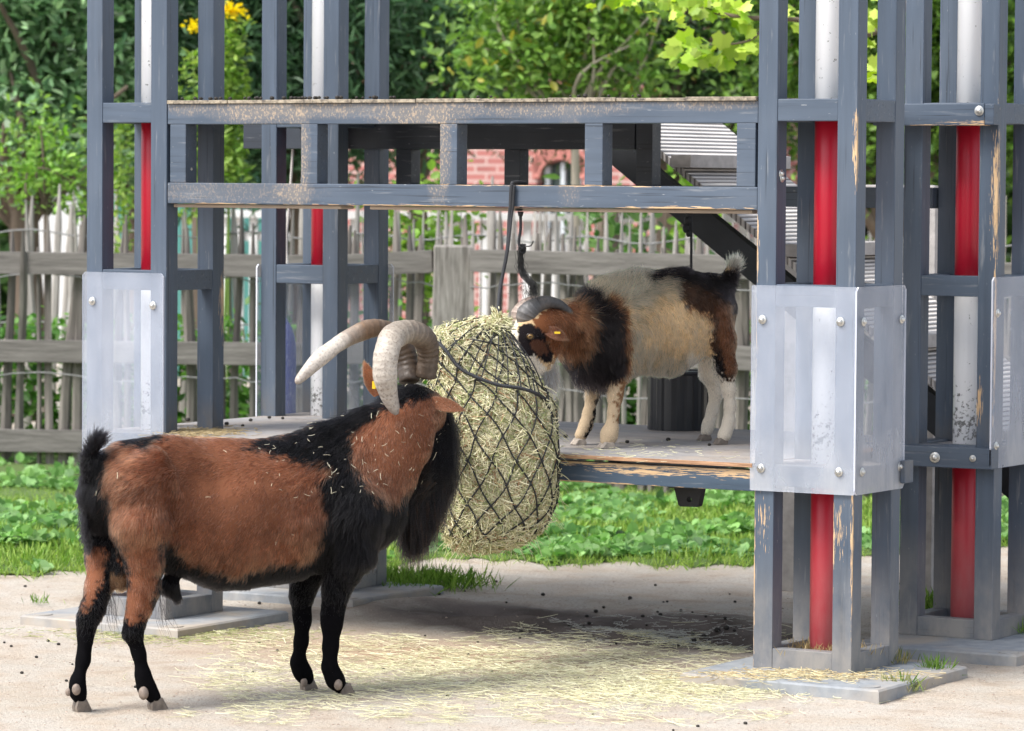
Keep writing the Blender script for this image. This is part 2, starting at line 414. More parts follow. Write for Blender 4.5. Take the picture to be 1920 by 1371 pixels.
slab(on_z(40.6, 1153.5, 0), on_z(332.7, 1180.2, 0), on_z(538, 1146, 0))
c1b = on_z(661, 1125.8, 0); slab(c1b + [-.62, .0, 0], c1b, c1b + [.0, .64, 0])
c1d = on_z(1905, 1229, 0); slab(c1d + [-.62, .0, 0], c1d, c1d + [.0, .64, 0])

# bridge deck between the towers
b = MB()
b.box(A_ + .004, LX - .004, -.012, LY + A_ + .012, ZD - .014, ZD, b=.002)
o = b.build('deck_board', [M_deck, M_edge], frame)
me = o.data; mi = [1 if (abs(p.normal.z) < .3) else 0 for p in me.polygons]; me.polygons.foreach_set('material_index', mi)
MB().box(.012, A_ + .0035, .012, LY + A_ - .012, ZD - .016, ZD - .003, b=.001).build('tower_floor', M_deck, frame); MB().box(LX - .0035, LX + A_ - .012, .012, A_ - .012, ZD - .016, ZD - .003, b=.001).build('tower_floor', M_deck, frame); MB().box(LX - .0035, LX + A_ - .012, LY + .012, LY + A_ - .012, ZD - .016, ZD - .003, b=.001).build('tower_floor', M_deck, frame)
MB().box(A_ + .003, LX - .003, .004, .050, .577, .646).build('deck_beam', M_fascia, frame)
MB().box(A_ + .003, LX - .003, LY + A_ - .05, LY + A_ - .004, .577, .646).build('deck_beam', M_bar, frame)
for xx in (.95, 1.55, 2.15): MB().box(xx, xx + .05, .052, LY + A_ - .052, .580, .654).build('joist', M_bar, frame)
# black lifting bracket with a hole, under the front beam
P = [on_y(q[0], q[1], .12) for q in ((1263, 912), (1316, 916), (1309, 949), (1306, 951), (1275, 950), (1272, 947))]
hc_ = on_y(1292, 937, .12); ang = np.linspace(0, 2 * math.pi, 18, endpoint=False)
bm = bmesh.new(); outer = [bm.verts.new(Vector(q.tolist())) for q in P]
inner = [bm.verts.new(Vector((hc_[0] + .009 * math.cos(a), .12, hc_[2] + .009 * math.sin(a)))) for a in ang]
eo = [bm.edges.new((outer[i], outer[(i + 1) % 6])) for i in range(6)]; ei = [bm.edges.new((inner[i], inner[(i + 1) % 18])) for i in range(18)]
bmesh.ops.triangle_fill(bm, edges=eo + ei, use_beauty=True)
g = bmesh.ops.extrude_face_region(bm, geom=bm.faces[:]); bmesh.ops.translate(bm, verts=[q for q in g['geom'] if isinstance(q, bmesh.types.BMVert)], vec=(0, .03, 0))
b = MB(); b.bm(bm); b.box(P[0][0] - .01, P[1][0] + .01, .10, .17, .565, .582); b.build('bracket', M_black, frame)

M_drk0 = simple('dark_shade_board', (.03, .035, .042), .8, .3, 8)
# roof: front and rear girders of two rails with uprights
ups = [on_y(q, 280, 0)[0] for q in (317.5, 563, 823.5, 1095, 1380)]
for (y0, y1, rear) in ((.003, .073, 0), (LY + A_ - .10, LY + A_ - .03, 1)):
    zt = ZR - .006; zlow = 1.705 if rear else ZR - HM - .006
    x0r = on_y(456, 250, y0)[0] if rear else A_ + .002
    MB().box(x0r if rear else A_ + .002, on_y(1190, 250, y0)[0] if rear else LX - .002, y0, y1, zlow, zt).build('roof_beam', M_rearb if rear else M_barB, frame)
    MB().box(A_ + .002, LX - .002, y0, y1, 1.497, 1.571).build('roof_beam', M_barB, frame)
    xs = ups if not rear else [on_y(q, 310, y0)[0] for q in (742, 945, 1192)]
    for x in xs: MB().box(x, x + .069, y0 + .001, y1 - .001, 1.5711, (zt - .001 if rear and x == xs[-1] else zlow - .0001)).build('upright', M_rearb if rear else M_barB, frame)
for i in range(9):                                             # roof planks run across
    x0 = A_ + .004 + i * (LX - A_ - .008) / 9; x1 = A_ + .004 + (i + 1) * (LX - A_ - .008) / 9
    MB().box(x0 + .001, x1 - .001, -.006 + .003 * math.sin(i * 2.1), LY + A_ + .004, ZR - .0055, ZR + .007 + .0015 * math.sin(i * 3.3), b=.002).build('roof_or_shade_board', M_roof, frame)
for xx in (.008, LX + .008):                                   # boards added inside the tower tops to shade the posts below
    for yy in (.010, LY + .010): MB().box(xx, xx + A_ - .016, yy, yy + A_ - .02, ZR - .052, ZR - .014).build('roof_or_shade_board', M_drk0, frame)
# pale boards nailed under the lower rail
M_under = simple('weathered_under_board', (.42, .34, .27), .9, .25, 12, .3, stretch=(.2, 1, 1))
for (xa, xb) in ((322, 636), (690, 1408)):
    p0 = on_y(xa, 385, .02)[0]; p1 = on_y(xb, 392, .02)[0]
    MB().box(p0, p1, .030, .115, 1.483, 1.4955, b=.004).build('under_board', M_under, frame)
bolt((A_ + .071, .04, 1.62), (1, 0, 0), frame); bolt(on_y(1468, 326, 0.03) * [0, 1, 1] + [LX + W_, 0, 0], (1, 0, 0), frame)
bolt((LX + W_ + .001, .035, 1.60), (1, 0, 0), frame, r=.008)
# rails bolted on the face of the rear right tower
fx0 = on_y(1697, 210, LY - .01)[0]; fx1 = on_y(1874, 210, LY - .01)[0]
MB().box(fx0 - .10, fx1 - .035, LY - .060, LY - .001, ZR - HM + .002, ZR + .006).build('rail', M_fasc2, frame)
MB().box(fx1 - .0345, fx1, LY - .058, LY - .002, ZR - HM + .004, ZR + .004).build('rail', M_bar, frame)
fx1 = on_y(1866, 860, LY - .03)[0]
MB().box(fx0 - .25, fx1 - .0, LY - .060, LY - .001, .600, .672).build('rail', M_fasc2, frame)
bolt(on_y(1836, 208, LY - .061), (0, -1, 0), frame, r=.010); bolt(on_y(1753, 858, LY - .061), (0, -1, 0), frame, r=.011); bolt(on_y(1824, 860, LY - .061), (0, -1, 0), frame, r=.007)
MB().box(LX + A_ + .012, LX + A_ + .03, A_ - .03, A_ + .035, .60, .675).build('rail_end', M_bar, frame)

# ramp of ridged boards leading down behind the towers
ramp = empty('ramp', (2.5, 1.95, GZ), 'sloping wooden ramp of ridged grey boards behind the right end of the climbing frame', 'ramp')
k = NT('ridged_ramp_board'); wv = k.n('ShaderNodeTexWave'); mp = k.n('ShaderNodeMapping')
k.l(k.coord(), mp.inputs['Vector']); mp.inputs['Rotation'].default_value = (0, 0, 0)
wv.wave_type = 'BANDS'; wv.bands_direction = 'X'; wv.inputs['Scale'].default_value = 16.0; wv.inputs['Distortion'].default_value = 0.0; k.l(mp.outputs[0], wv.inputs['Vector'])
g = k.noise((12, 3, 12), 5); c = k.mix(k.ramp(g, [(.3, 0), (.7, 1)]), (.55, .53, .51), (.78, .74, .71))
c = k.mix(k.ramp(wv.outputs['Fac'], [(.12, .8), (.32, 0)]), c, (.07, .06, .055)); k.color(c); k.rough(.8); k.bump(wv.outputs['Fac'], .7, .02); M_ridge = k.m
sx, sz, sl = 1.29, 1.86, .73; y0, y1 = 1.60, 2.35
def rp(x, y, dz=0.0): return np.array([x, y, sz - (x - sx) * sl + dz])
nb = 17; xe = 3.75
for i in range(nb):
    xa = sx + (xe - sx) * i / nb; xb = sx + (xe - sx) * (i + 1) / nb - .004
    V = [rp(xa, y0 - .02), rp(xb, y0 - .02), rp(xb, y1 + .02), rp(xa, y1 + .02), rp(xa, y0 - .02, -.03), rp(xb, y0 - .02, -.03), rp(xb, y1 + .02, -.03), rp(xa, y1 + .02, -.03)]
    MB().add(V, [[3, 2, 1, 0][::-1], [4, 5, 6, 7][::-1], [0, 1, 5, 4][::-1], [1, 2, 6, 5][::-1], [2, 3, 7, 6][::-1], [3, 0, 4, 7][::-1]]).build('ramp_board', M_ridge, ramp)
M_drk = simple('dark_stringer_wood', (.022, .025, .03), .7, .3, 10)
for yy in (y0, y1 - .05):
    V = []
    for y in (yy, yy + .05): V += [rp(sx - .1, y, -.031 + .07), rp(xe, y, -.031), rp(xe, y, -.20), rp(sx - .1, y, -.22)]
    V[0][2] = V[4][2] = sz - .03
    MB().add(V, [[0, 1, 2, 3], [7, 6, 5, 4], [0, 4, 5, 1], [1, 5, 6, 2], [2, 6, 7, 3], [3, 7, 4, 0]]).build('stringer', M_drk, ramp)
M_cleat = simple('grey_cleat_wood', (.40, .38, .37), .85, .2, 20, .3)
for xx in (1.60, 2.05, 2.50, 2.95, 3.40):
    MB().beam(rp(xx, y0 - .04, .03), rp(xx, y1 + .04, .03), .09, .05).build('cleat', M_cleat, ramp)
p0 = on_y(1462, 364, 2.45); p1 = on_y(1756, 364, 2.45); p1[2] = p0[2]
MB().beam(p0, p1, .05, .078).build('handrail', M_cleat, ramp)
for q in (.1, .97):
    pq = p0 + (p1 - p0) * q; MB().box(pq[0] - .03, pq[0] + .03, 2.42, 2.475, GZ, p0[2] - .04).build('handrail_post', M_cleat, ramp)
# ------------------------------------------------------------------ ground
k = NT('sandy_gravel'); big = k.noise((.9, .9, .9), 5, .6); med = k.noise((5, 5, 5), 5, .6, off=(2, 7, 1)); fine = k.noise((85, 85, 85), 3, .6); grit = k.noise((230, 230, 230), 2)
c = k.mix(k.ramp(big, [(.35, 0), (.65, 1)]), (.47, .425, .36), (.53, .49, .435))
c = k.mix(k.ramp(med, [(.4, 0), (.7, .55)]), c, (.46, .33, .22))
c = k.mix(k.ramp(k.noise((13, 13, 13), 5, .7, off=(8, 8, 1)), [(.50, 0), (.70, .5)]), c, (.36, .30, .245)); c = k.mix(k.ramp(fine, [(.36, .6), (.5, 0)]), c, (.30, .25, .21)); c = k.mix(k.ramp(grit, [(.62, 0), (.72, .6)]), c, (.72, .66, .60))
pit_shade = k.blob(list(on_z(1090, 1168, GZ)), (1.05, .55, 1.0)); pit_shade2 = k.blob(list(on_z(1330, 1200, GZ)), (.75, .45, 1.0))
pf = k.math('MAXIMUM', pit_shade, pit_shade2); pf = k.math('ADD', pf, k.math('MULTIPLY', k.math('SUBTRACT', med, .5), .5))
c = k.mix(k.ramp(pf, [(.04, 0), (.28, .95)]), c, k.mix(k.ramp(med, [(.4, 0), (.6, 1)]), (.11, .088, .078), (.19, .16, .145)))  # dark soil of the hollow, with the deck's shadow painted into its colour
och = k.blob(list(on_z(760, 1225, GZ)), (1.3, .65, 1.0)); c = k.mix(k.math('MULTIPLY', och, 1.2, clamp=True), c, k.mix(med, (.37, .26, .17), (.47, .36, .26)))
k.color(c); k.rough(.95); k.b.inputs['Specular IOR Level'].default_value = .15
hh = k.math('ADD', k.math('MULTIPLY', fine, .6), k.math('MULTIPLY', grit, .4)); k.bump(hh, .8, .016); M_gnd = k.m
def vnoise(x, y, s, seed=0):
    r = np.random.default_rng(seed); T = r.random((64, 64)); x = x * s % 64; y = y * s % 64
    xi = x.astype(int); yi = y.astype(int); fx = x - xi; fy = y - yi; fx = fx * fx * (3 - 2 * fx); fy = fy * fy * (3 - 2 * fy)
    a = T[xi % 64, yi % 64]; b_ = T[(xi + 1) % 64, yi % 64]; c_ = T[xi % 64, (yi + 1) % 64]; d_ = T[(xi + 1) % 64, (yi + 1) % 64]
    return (a * (1 - fx) + b_ * fx) * (1 - fy) + (c_ * (1 - fx) + d_ * fx) * fy
PITS = [(on_z(1050, 1150, GZ), .55, .35, .035), (on_z(1270, 1180, GZ), .5, .3, .04), (on_z(1400, 1205, GZ), .4, .3, .03), (on_z(900, 1150, GZ), .4, .25, .015)]
def gheight(x, y):
    h = (vnoise(x, y, 1.3, 1) - .5) * .006 + (vnoise(x, y, 5, 2) - .5) * .004 + (vnoise(x, y, 17, 3) - .5) * .003 - .007 * np.clip(vnoise(x, y, 7.5, 16) - .68, 0, 1) * 3
    for (c_, rx, ry, dp) in PITS:
        e = ((x - c_[0]) / rx) ** 2 + ((y - c_[1]) / ry) ** 2
        h = h - dp * np.exp(-e * 1.6) * (1 + .5 * (vnoise(x, y, 9, 5) - .5)) + .014 * np.exp(-((np.sqrt(e) - 1.15) ** 2) * 9)
        h = h + np.exp(-e) * (vnoise(x, y, 14, 6) - .5) * .014
    return h
# fine patch near the camera's view, coarse sheet to the horizon
def sheet(name, X, Y, Zf, mat):
    ny, nx = X.shape; V = np.stack([X, Y, Zf], -1).reshape(-1, 3); idx = np.arange(ny * nx).reshape(ny, nx)
    F = np.stack([idx[:-1, :-1], idx[:-1, 1:], idx[1:, 1:], idx[1:, :-1]], -1).reshape(-1, 4)
    me = bpy.data.meshes.new(name); me.from_pydata(V.tolist(), [], F.tolist()); me.materials.append(mat)
    me.polygons.foreach_set('use_smooth', [True] * len(me.polygons)); o = bpy.data.objects.new(name, me); return link(o)
def axis(lo, hi, f0, f1, st):
    a = [f0]; s = st
    while a[0] > lo: s *= 1.25; a.insert(0, a[0] - s)
    mid = list(np.arange(f0 + st, f1, st)); c_ = [f1]; s = st
    while c_[-1] < hi: s *= 1.25; c_.append(c_[-1] + s)
    return np.array(a + mid + c_)
X, Y = np.meshgrid(axis(-150, 150, -3.5, 5.5, .025), axis(-40, 200, -2.6, 3.8, .025))
o = sheet('ground', X, Y, GZ + gheight(X, Y), M_gnd); tag(o, 'pale sandy gravel yard', None, None, 'structure')

# lawn: border follows the photographed edge
edge_px = np.array([(-400, 1095), (0, 1084), (80, 1082), (160, 1078), (450, 1072), (730, 1066), (800, 1054), (900, 1052), (1000, 1058), (1060, 1066), (1150, 1058), (1300, 1072), (1420, 1062), (1490, 1045), (1620, 1050), (1700, 1040), (1900, 1030), (2400, 1020)], float)
EP = on_z(edge_px[:, 0], edge_px[:, 1], GZ)
def edge_dist(px): return np.interp(px, edge_px[:, 0], dist(EP))
k = NT('lawn_soil'); g = k.noise((6, 6, 6), 5); k.color(k.mix(g, (.045, .09, .015), (.11, .17, .04))); k.rough(1); M_lawn = k.m
tpx = np.linspace(-900, 2900, 260); rows = [0, .04, .15, .5, 1, 2, 3.5, 5, 8]
Xs, Ys, Zs = [], [], []
for r_ in rows:
    jit = (vnoise(tpx * .01, tpx * 0, 3, 9) - .5) * .25 + (vnoise(tpx * .01, tpx * 0, 14, 8) - .5) * .12
    D = edge_dist(tpx) + jit * (1 if r_ < 3 else 0) + r_ + .07
    xr = (tpx - 960) / FPX * D; P = CAM + FH * D[:, None] + RH * xr[:, None]
    Xs.append(P[:, 0]); Ys.append(P[:, 1]); Zs.append(np.full(len(tpx), GZ + (.004 if r_ == 0 else .012)) + (0 if r_ == 0 else .01 * vnoise(P[:, 0], P[:, 1], 3, 4)))
o = sheet('lawn', np.array(Xs), np.array(Ys), np.array(Zs), M_lawn); tag(o, None, None, None, 'structure')
def leaf_mat(name, trans=.35, rough=.45, spec=.4):
    k = NT(name); at_ = k.n('ShaderNodeAttribute', attribute_name='tint'); k.l(at_.outputs['Color'], k.b.inputs['Base Color'])
    k.rough(rough); k.b.inputs['Specular IOR Level'].default_value = spec
    tr = k.n('ShaderNodeBsdfTranslucent'); hs = k.n('ShaderNodeHueSaturation'); hs.inputs['Saturation'].default_value = 1.15; hs.inputs['Value'].default_value = 1.5
    k.l(at_.outputs['Color'], hs.inputs['Color']); k.l(hs.outputs[0], tr.inputs['Color'])
    mx = k.n('ShaderNodeMixShader'); mx.inputs[0].default_value = trans
    k.l(k.b.outputs[0], mx.inputs[1]); k.l(tr.outputs[0], mx.inputs[2]); k.l(mx.outputs[0], k.t.nodes['Material Output'].inputs[0]); return k.m
M_leaf = leaf_mat('leaf'); M_grass = leaf_mat('grass_leaf', .3, .5, .3)
def leaves(P, size, cols, aspect=.5, tilt=1.0, dirs=None, fold=.25, droop=0.0):
    """leaf = two quads folded on the midrib -> (2N,4,3)"""
    N = len(P); size = np.broadcast_to(size, (N,))
    d = rng.normal(size=(N, 3)) if dirs is None else dirs + rng.normal(size=(N, 3)) * .35
    d[:, 2] = d[:, 2] * tilt - droop; d /= np.linalg.norm(d, axis=1)[:, None]
    up = rng.normal(size=(N, 3)) * .6 + np.array([0, 0, 1.0]); s_ = np.cross(d, up); s_ /= np.linalg.norm(s_, axis=1)[:, None]; n = np.cross(s_, d)
    L = size[:, None]; Wd = L * aspect
    a = P; b_ = P + d * L; q1 = P + d * L * .35 + s_ * Wd * .5 + n * L * fold * .3; q2 = P + d * L * .72 + s_ * Wd * .42 + n * L * fold * .2
    r1 = P + d * L * .35 - s_ * Wd * .5 + n * L * fold * .3; r2 = P + d * L * .72 - s_ * Wd * .42 + n * L * fold * .2
    V = np.concatenate([np.stack([a, q1, q2, b_], 1), np.stack([a, b_, r2, r1], 1)]); return V, np.concatenate([cols, cols])
def tints(N, a, b_, sd=.12):
    t = rng.random((N, 1)); c_ = np.array(a) * (1 - t) + np.array(b_) * t; return np.clip(c_ * (1 + rng.normal(size=(N, 1)) * sd), .002, 1)
# ground cover: grass blades and broad low leaves, one countless mass
def lawn_points(N, px0, px1, depth, edgejit=.14, pw=1.0):
    px = rng.uniform(px0, px1, N); e = edge_dist(px) + (vnoise(px * .01, px * 0, 3, 9) - .5) * .25 + (vnoise(px * .01, px * 0, 14, 8) - .5) * .12
    D = e + rng.random(N) ** pw * depth + rng.normal(size=N) * .08
    return CAM * [1, 1, 0] + FH * D[:, None] + RH * ((px - 960) / FPX * D)[:, None] + [0, 0, GZ], px, D - e
P, px, de = lawn_points(62000, -150, 2050, 6.2, pw=1.15)
cl = vnoise(P[:, 0], P[:, 1], 2.2, 11); hgt = (.045 + .055 * cl + .03 * rng.random(len(P))) * np.interp(de, [0, 2.5, 4.5], [1, .8, .32]); hgt *= np.clip(.40 + de * .8, .40, .95)
d = rng.normal(size=(len(P), 3)) * .55; d[:, 2] = 1
V, C_ = leaves(P, hgt * 1.15, tints(len(P), (.14, .27, .04), (.36, .48, .12), .2), .10, 1, d, .1); 
quads_mesh('grass', V, 0, M_grass, cols=C_); tag(bpy.data.objects['grass'], 'bright green grass growing before the fence', 'grass', None, 'stuff')
P, px, de = lawn_points(46000, -150, 2050, 6.0, pw=1.1)
pat = vnoise(P[:, 0], P[:, 1], 2.6, 12); keep = (pat > .46) & (de > .12) & ((de < 4.0) | (rng.random(len(de)) < .35)); P = P[keep]; de = de[keep]; cl = vnoise(P[:, 0], P[:, 1], 6, 14)
P[:, 2] += .012 + (.07 * cl * np.clip(de, .2, 1) + .02 * rng.random(len(P))) * np.interp(de, [0, 2.5, 4.5], [1, .8, .35]); d = rng.normal(size=(len(P), 3)); d[:, 2] = np.abs(d[:, 2]) * .25
hue = vnoise(P[:, 0], P[:, 1], 3.1, 15)[:, None]; t_ = tints(len(P), (.13, .29, .055), (.28, .46, .15), .22) * (1 - .3 * hue) + np.array([.06, .10, .07]) * hue
V, C_ = leaves(P, .035 + .035 * rng.random(len(P)), t_, .85, 1, d, .35)
quads_mesh('ground_cover', V, 0, M_grass, cols=C_); tag(bpy.data.objects['ground_cover'], 'low broad leaved weeds spreading through the lawn', 'ground cover', None, 'stuff')
def tuft(c, n, h, spread, label, hay=False, col=((.07, .17, .02), (.24, .36, .08)), parent=None, name='grass_tuft'):
    P = np.array(c) + rng.normal(size=(n, 3)) * [spread, spread * .8, 0]; d = rng.normal(size=(n, 3)) * .45; d[:, 2] = 1
    V, C_ = leaves(P, h * rng.uniform(.4, 1.1, n), tints(n, *col, .2), .07, 1, d, .1)
    o = quads_mesh(name, V, 0, M_grass, cols=C_)
    if label: tag(o, label, 'grass tuft' if name == 'grass_tuft' else name)
    return o
# ------------------------------------------------------------------ animals: one smooth body surface from blended limbs
def smin(a, b, k):
    h = np.clip(.5 + .5 * (b - a) / k, 0, 1); return b * (1 - h) + a * h - k * h * (1 - h)
def cone_sdf(P, a, b, r1, r2):
    ba = b - a; L2 = ba @ ba; t = np.clip(((P - a) @ ba) / L2, 0, 1); return np.linalg.norm(P - a - t[..., None] * ba, axis=-1) - (r1 + (r2 - r1) * t)
def surface_nets(F, org, h):
    nx, ny, nz = F.shape; ins = F < 0
    c = np.zeros((nx - 1, ny - 1, nz - 1), int)
    for i in (0, 1):
        for j in (0, 1):
            for l_ in (0, 1): c += ins[i:nx - 1 + i, j:ny - 1 + j, l_:nz - 1 + l_]
    act = (c > 0) & (c < 8); idx = -np.ones(act.shape, int); cells = np.argwhere(act); idx[act] = np.arange(len(cells))
    acc = np.zeros((len(cells), 3)); cnt = np.zeros(len(cells)); I, J, K = cells.T
    cor = [(i, j, l_) for i in (0, 1) for j in (0, 1) for l_ in (0, 1)]
    for A in range(8):
        for B in range(A + 1, 8):
            a, b = np.array(cor[A]), np.array(cor[B])
            if np.abs(a - b).sum() != 1: continue
            fa = F[I + a[0], J + a[1], K + a[2]]; fb = F[I + b[0], J + b[1], K + b[2]]; m_ = (fa < 0) != (fb < 0)
            t = np.where(m_, fa / (fa - fb + 1e-12), 0); p = a + t[:, None] * (b - a); acc[m_] += p[m_]; cnt[m_] += 1
    V = org + (cells + acc / cnt[:, None]) * h; Q = []
    for ax in range(3):
        o1, o2 = [(1, 2), (2, 0), (0, 1)][ax]
        sl0 = [slice(None)] * 3; sl1 = [slice(None)] * 3; sl0[ax] = slice(0, -1); sl1[ax] = slice(1, None)
        s0, s1 = ins[tuple(sl0)], ins[tuple(sl1)]; e = np.argwhere(s0 != s1); e = e[(e[:, o1] > 0) & (e[:, o2] > 0) & (e[:, o1] < F.shape[o1] - 1) & (e[:, o2] < F.shape[o2] - 1)]
        if not len(e): continue
        def cell(d1, d2):
            q = e.copy(); q[:, o1] += d1; q[:, o2] += d2; return idx[q[:, 0], q[:, 1], q[:, 2]]
        q = np.stack([cell(-1, -1), cell(0, -1), cell(0, 0), cell(-1, 0)], 1)
        fl = ins[e[:, 0], e[:, 1], e[:, 2]]; q[~fl] = q[~fl][:, ::-1]; Q.append(q)
    Q = np.concatenate(Q); return V, Q[(Q >= 0).all(1)]
def inpoly(px, py, poly):
    poly = np.asarray(poly, float); r = np.zeros(px.shape, bool); j = len(poly) - 1
    for i in range(len(poly)):
        xi, yi = poly[i]; xj, yj = poly[j]
        r ^= ((yi > py) != (yj > py)) & (px < (xj - xi) * (py - yi) / (yj - yi + 1e-9) + xi); j = i
    return r
class Beast:
    """parts: ('chain', [(px,py,dv,r_px),...], lateral squash, blend) ; dv = metres behind the mid line"""
    def __init__(s, mid, sc, axis):   # mid(px)->distance of the animal's mid line; sc px per metre; axis = lateral horizontal unit vector (away side)
        s.mid = mid; s.sc = sc; s.lat = axis; s.ch = []
    def P(s, px, py, dv): return at(px, py, s.mid(px) + dv)
    def chain(s, pts, sq=1.0, k=.03): s.ch.append(([(s.P(x, y, dv), r / s.sc) for x, y, dv, r in pts], sq, k)); return s
    def field(s, P):
        F = None
        for pts, sq, k in s.ch:
            f = None
            for (a, ra), (b, rb) in zip(pts[:-1], pts[1:]):
                if sq != 1.0:
                    m_ = (a + b) / 2; S = lambda q: q + np.outer((q - m_).reshape(-1, 3) @ s.lat, s.lat).reshape(q.shape) * (1 / sq - 1)
                    g = cone_sdf(S(P), S(a), S(b), ra, rb) * (sq if sq < 1 else 1) ** .5
                else: g = cone_sdf(P, a, b, ra, rb)
                f = g if f is None else smin(f, g, .02 if k < .03 else .035)
            F = f if F is None else smin(F, f, k)
        for c, r, dp in getattr(s, 'dents', []): F = F + dp * np.exp(-((P - c) ** 2).sum(-1) / r ** 2)
        return F
    def dent(s, px, py, dv, r, dp):
        q = np.linspace(-.40, .05, 140); Pq = at(np.full(140, float(px)), np.full(140, float(py)), float(s.mid(px)) + q)
        sv = getattr(s, 'dents', []); s.dents = []; f = s.field(Pq); s.dents = sv; i = int(np.argmax(f < 0)) if (f < 0).any() else int(np.argmin(f))
        s.dents = sv + [(Pq[i], r / s.sc, dp)]; return s
    def mesh(s, h=.0095, noise=.003):
        A = np.array([p for c, _, _ in s.ch for p, r in c]); R_ = np.array([r for c, _, _ in s.ch for p, r in c])
        lo = (A - R_[:, None]).min(0) - .06; hi = (A + R_[:, None]).max(0) + .06; n = np.ceil((hi - lo) / h).astype(int)
        g = [lo[i] + np.arange(n[i]) * h for i in range(3)]; G = np.stack(np.meshgrid(*g, indexing='ij'), -1)
        F = s.field(G.reshape(-1, 3)).reshape(n); F = F + (np.sin(G[..., 0] * 31 + 2 * np.sin(G[..., 2] * 17)) * np.sin(G[..., 2] * 27 + G[..., 1] * 21)) * noise
        V, Q = surface_nets(F, lo, h)
        # relax once
        nb = np.zeros_like(V); ct = np.zeros(len(V))
        for i in range(4):
            j = (i + 1) % 4; np.add.at(nb, Q[:, i], V[Q[:, j]]); np.add.at(nb, Q[:, j], V[Q[:, i]]); np.add.at(ct, Q[:, i], 1); np.add.at(ct, Q[:, j], 1)
        V = .5 * V + .5 * nb / ct[:, None]
        return V, Q
def hair_mat(name, rough=.42, rr=.35):
    k = NT(name); h = k.n('ShaderNodeBsdfHairPrincipled'); h.parametrization = 'COLOR' if hasattr(h, 'parametrization') else h.parametrization
    at_ = k.n('ShaderNodeAttribute', attribute_name='tint'); k.l(at_.outputs['Color'], h.inputs['Color'])
    h.inputs['Roughness'].default_value = rough; h.inputs['Radial Roughness'].default_value = rr
    h.inputs['Random Roughness'].default_value = .25; h.inputs['Coat'].default_value = .0; h.inputs['IOR'].default_value = 1.30
    k.l(h.outputs[0], k.t.nodes['Material Output'].inputs[0]); return k.m
M_fur = hair_mat('animal_fur')
k = NT('animal_skin_coat'); at_ = k.n('ShaderNodeAttribute', attribute_name='tint'); k.l(at_.outputs['Color'], k.b.inputs['Base Color']); k.rough(.9); k.b.inputs['Specular IOR Level'].default_value = .05; M_skin = k.m
def body_object(name, V, Q, colf, base):
    me = bpy.data.meshes.new(name); base = np.array(base); me.from_pydata((V - base).tolist(), [], Q.tolist())
    me.polygons.foreach_set('use_smooth', [True] * len(me.polygons))
    ca = me.color_attributes.new('tint', 'FLOAT_COLOR', 'POINT'); c4 = np.ones((len(V), 4), np.float32); c4[:, :3] = colf(V) * .75
    ca.data.foreach_set('color', c4.reshape(-1)); me.materials.append(M_skin)
    o = bpy.data.objects.new(name, me); COL.objects.link(o); o.location = base.tolist(); me.update(); return o
def sample(V, Q, n):
    T = np.concatenate([Q[:, [0, 1, 2]], Q[:, [0, 2, 3]]]); a, b_, c_ = V[T[:, 0]], V[T[:, 1]], V[T[:, 2]]
    N = np.cross(b_ - a, c_ - a); ar = np.linalg.norm(N, axis=1); N /= ar[:, None] + 1e-12
    VN = np.zeros_like(V)
    for i in range(3): np.add.at(VN, T[:, i], N * ar[:, None])
    VN /= np.linalg.norm(VN, axis=1)[:, None] + 1e-12
    t = rng.choice(len(T), n, p=ar / ar.sum()); u = rng.random(n); v = rng.random(n); f = u + v > 1; u[f] = 1 - u[f]; v[f] = 1 - v[f]
    P = a[t] + u[:, None] * (b_ - a)[t] + v[:, None] * (c_ - a)[t]
    NN = VN[T[t, 0]] * (1 - u - v)[:, None] + VN[T[t, 1]] * u[:, None] + VN[T[t, 2]] * v[:, None]; NN /= np.linalg.norm(NN, axis=1)[:, None]
    return P, NN
def flow(px, py, guides, sig=55.):
    G = np.array(guides, float); w_ = np.exp(-((px[:, None] - G[:, 0]) ** 2 + (py[:, None] - G[:, 1]) ** 2) / (2 * sig ** 2)) + 1e-9
    d = G[:, 2:4] / np.linalg.norm(G[:, 2:4], axis=1)[:, None]; v = w_ @ d; ln = (w_ @ G[:, 4]) / w_.sum(1); lf = (w_ @ G[:, 5]) / w_.sum(1)
    return v / (np.linalg.norm(v, axis=1)[:, None] + 1e-9), ln, lf
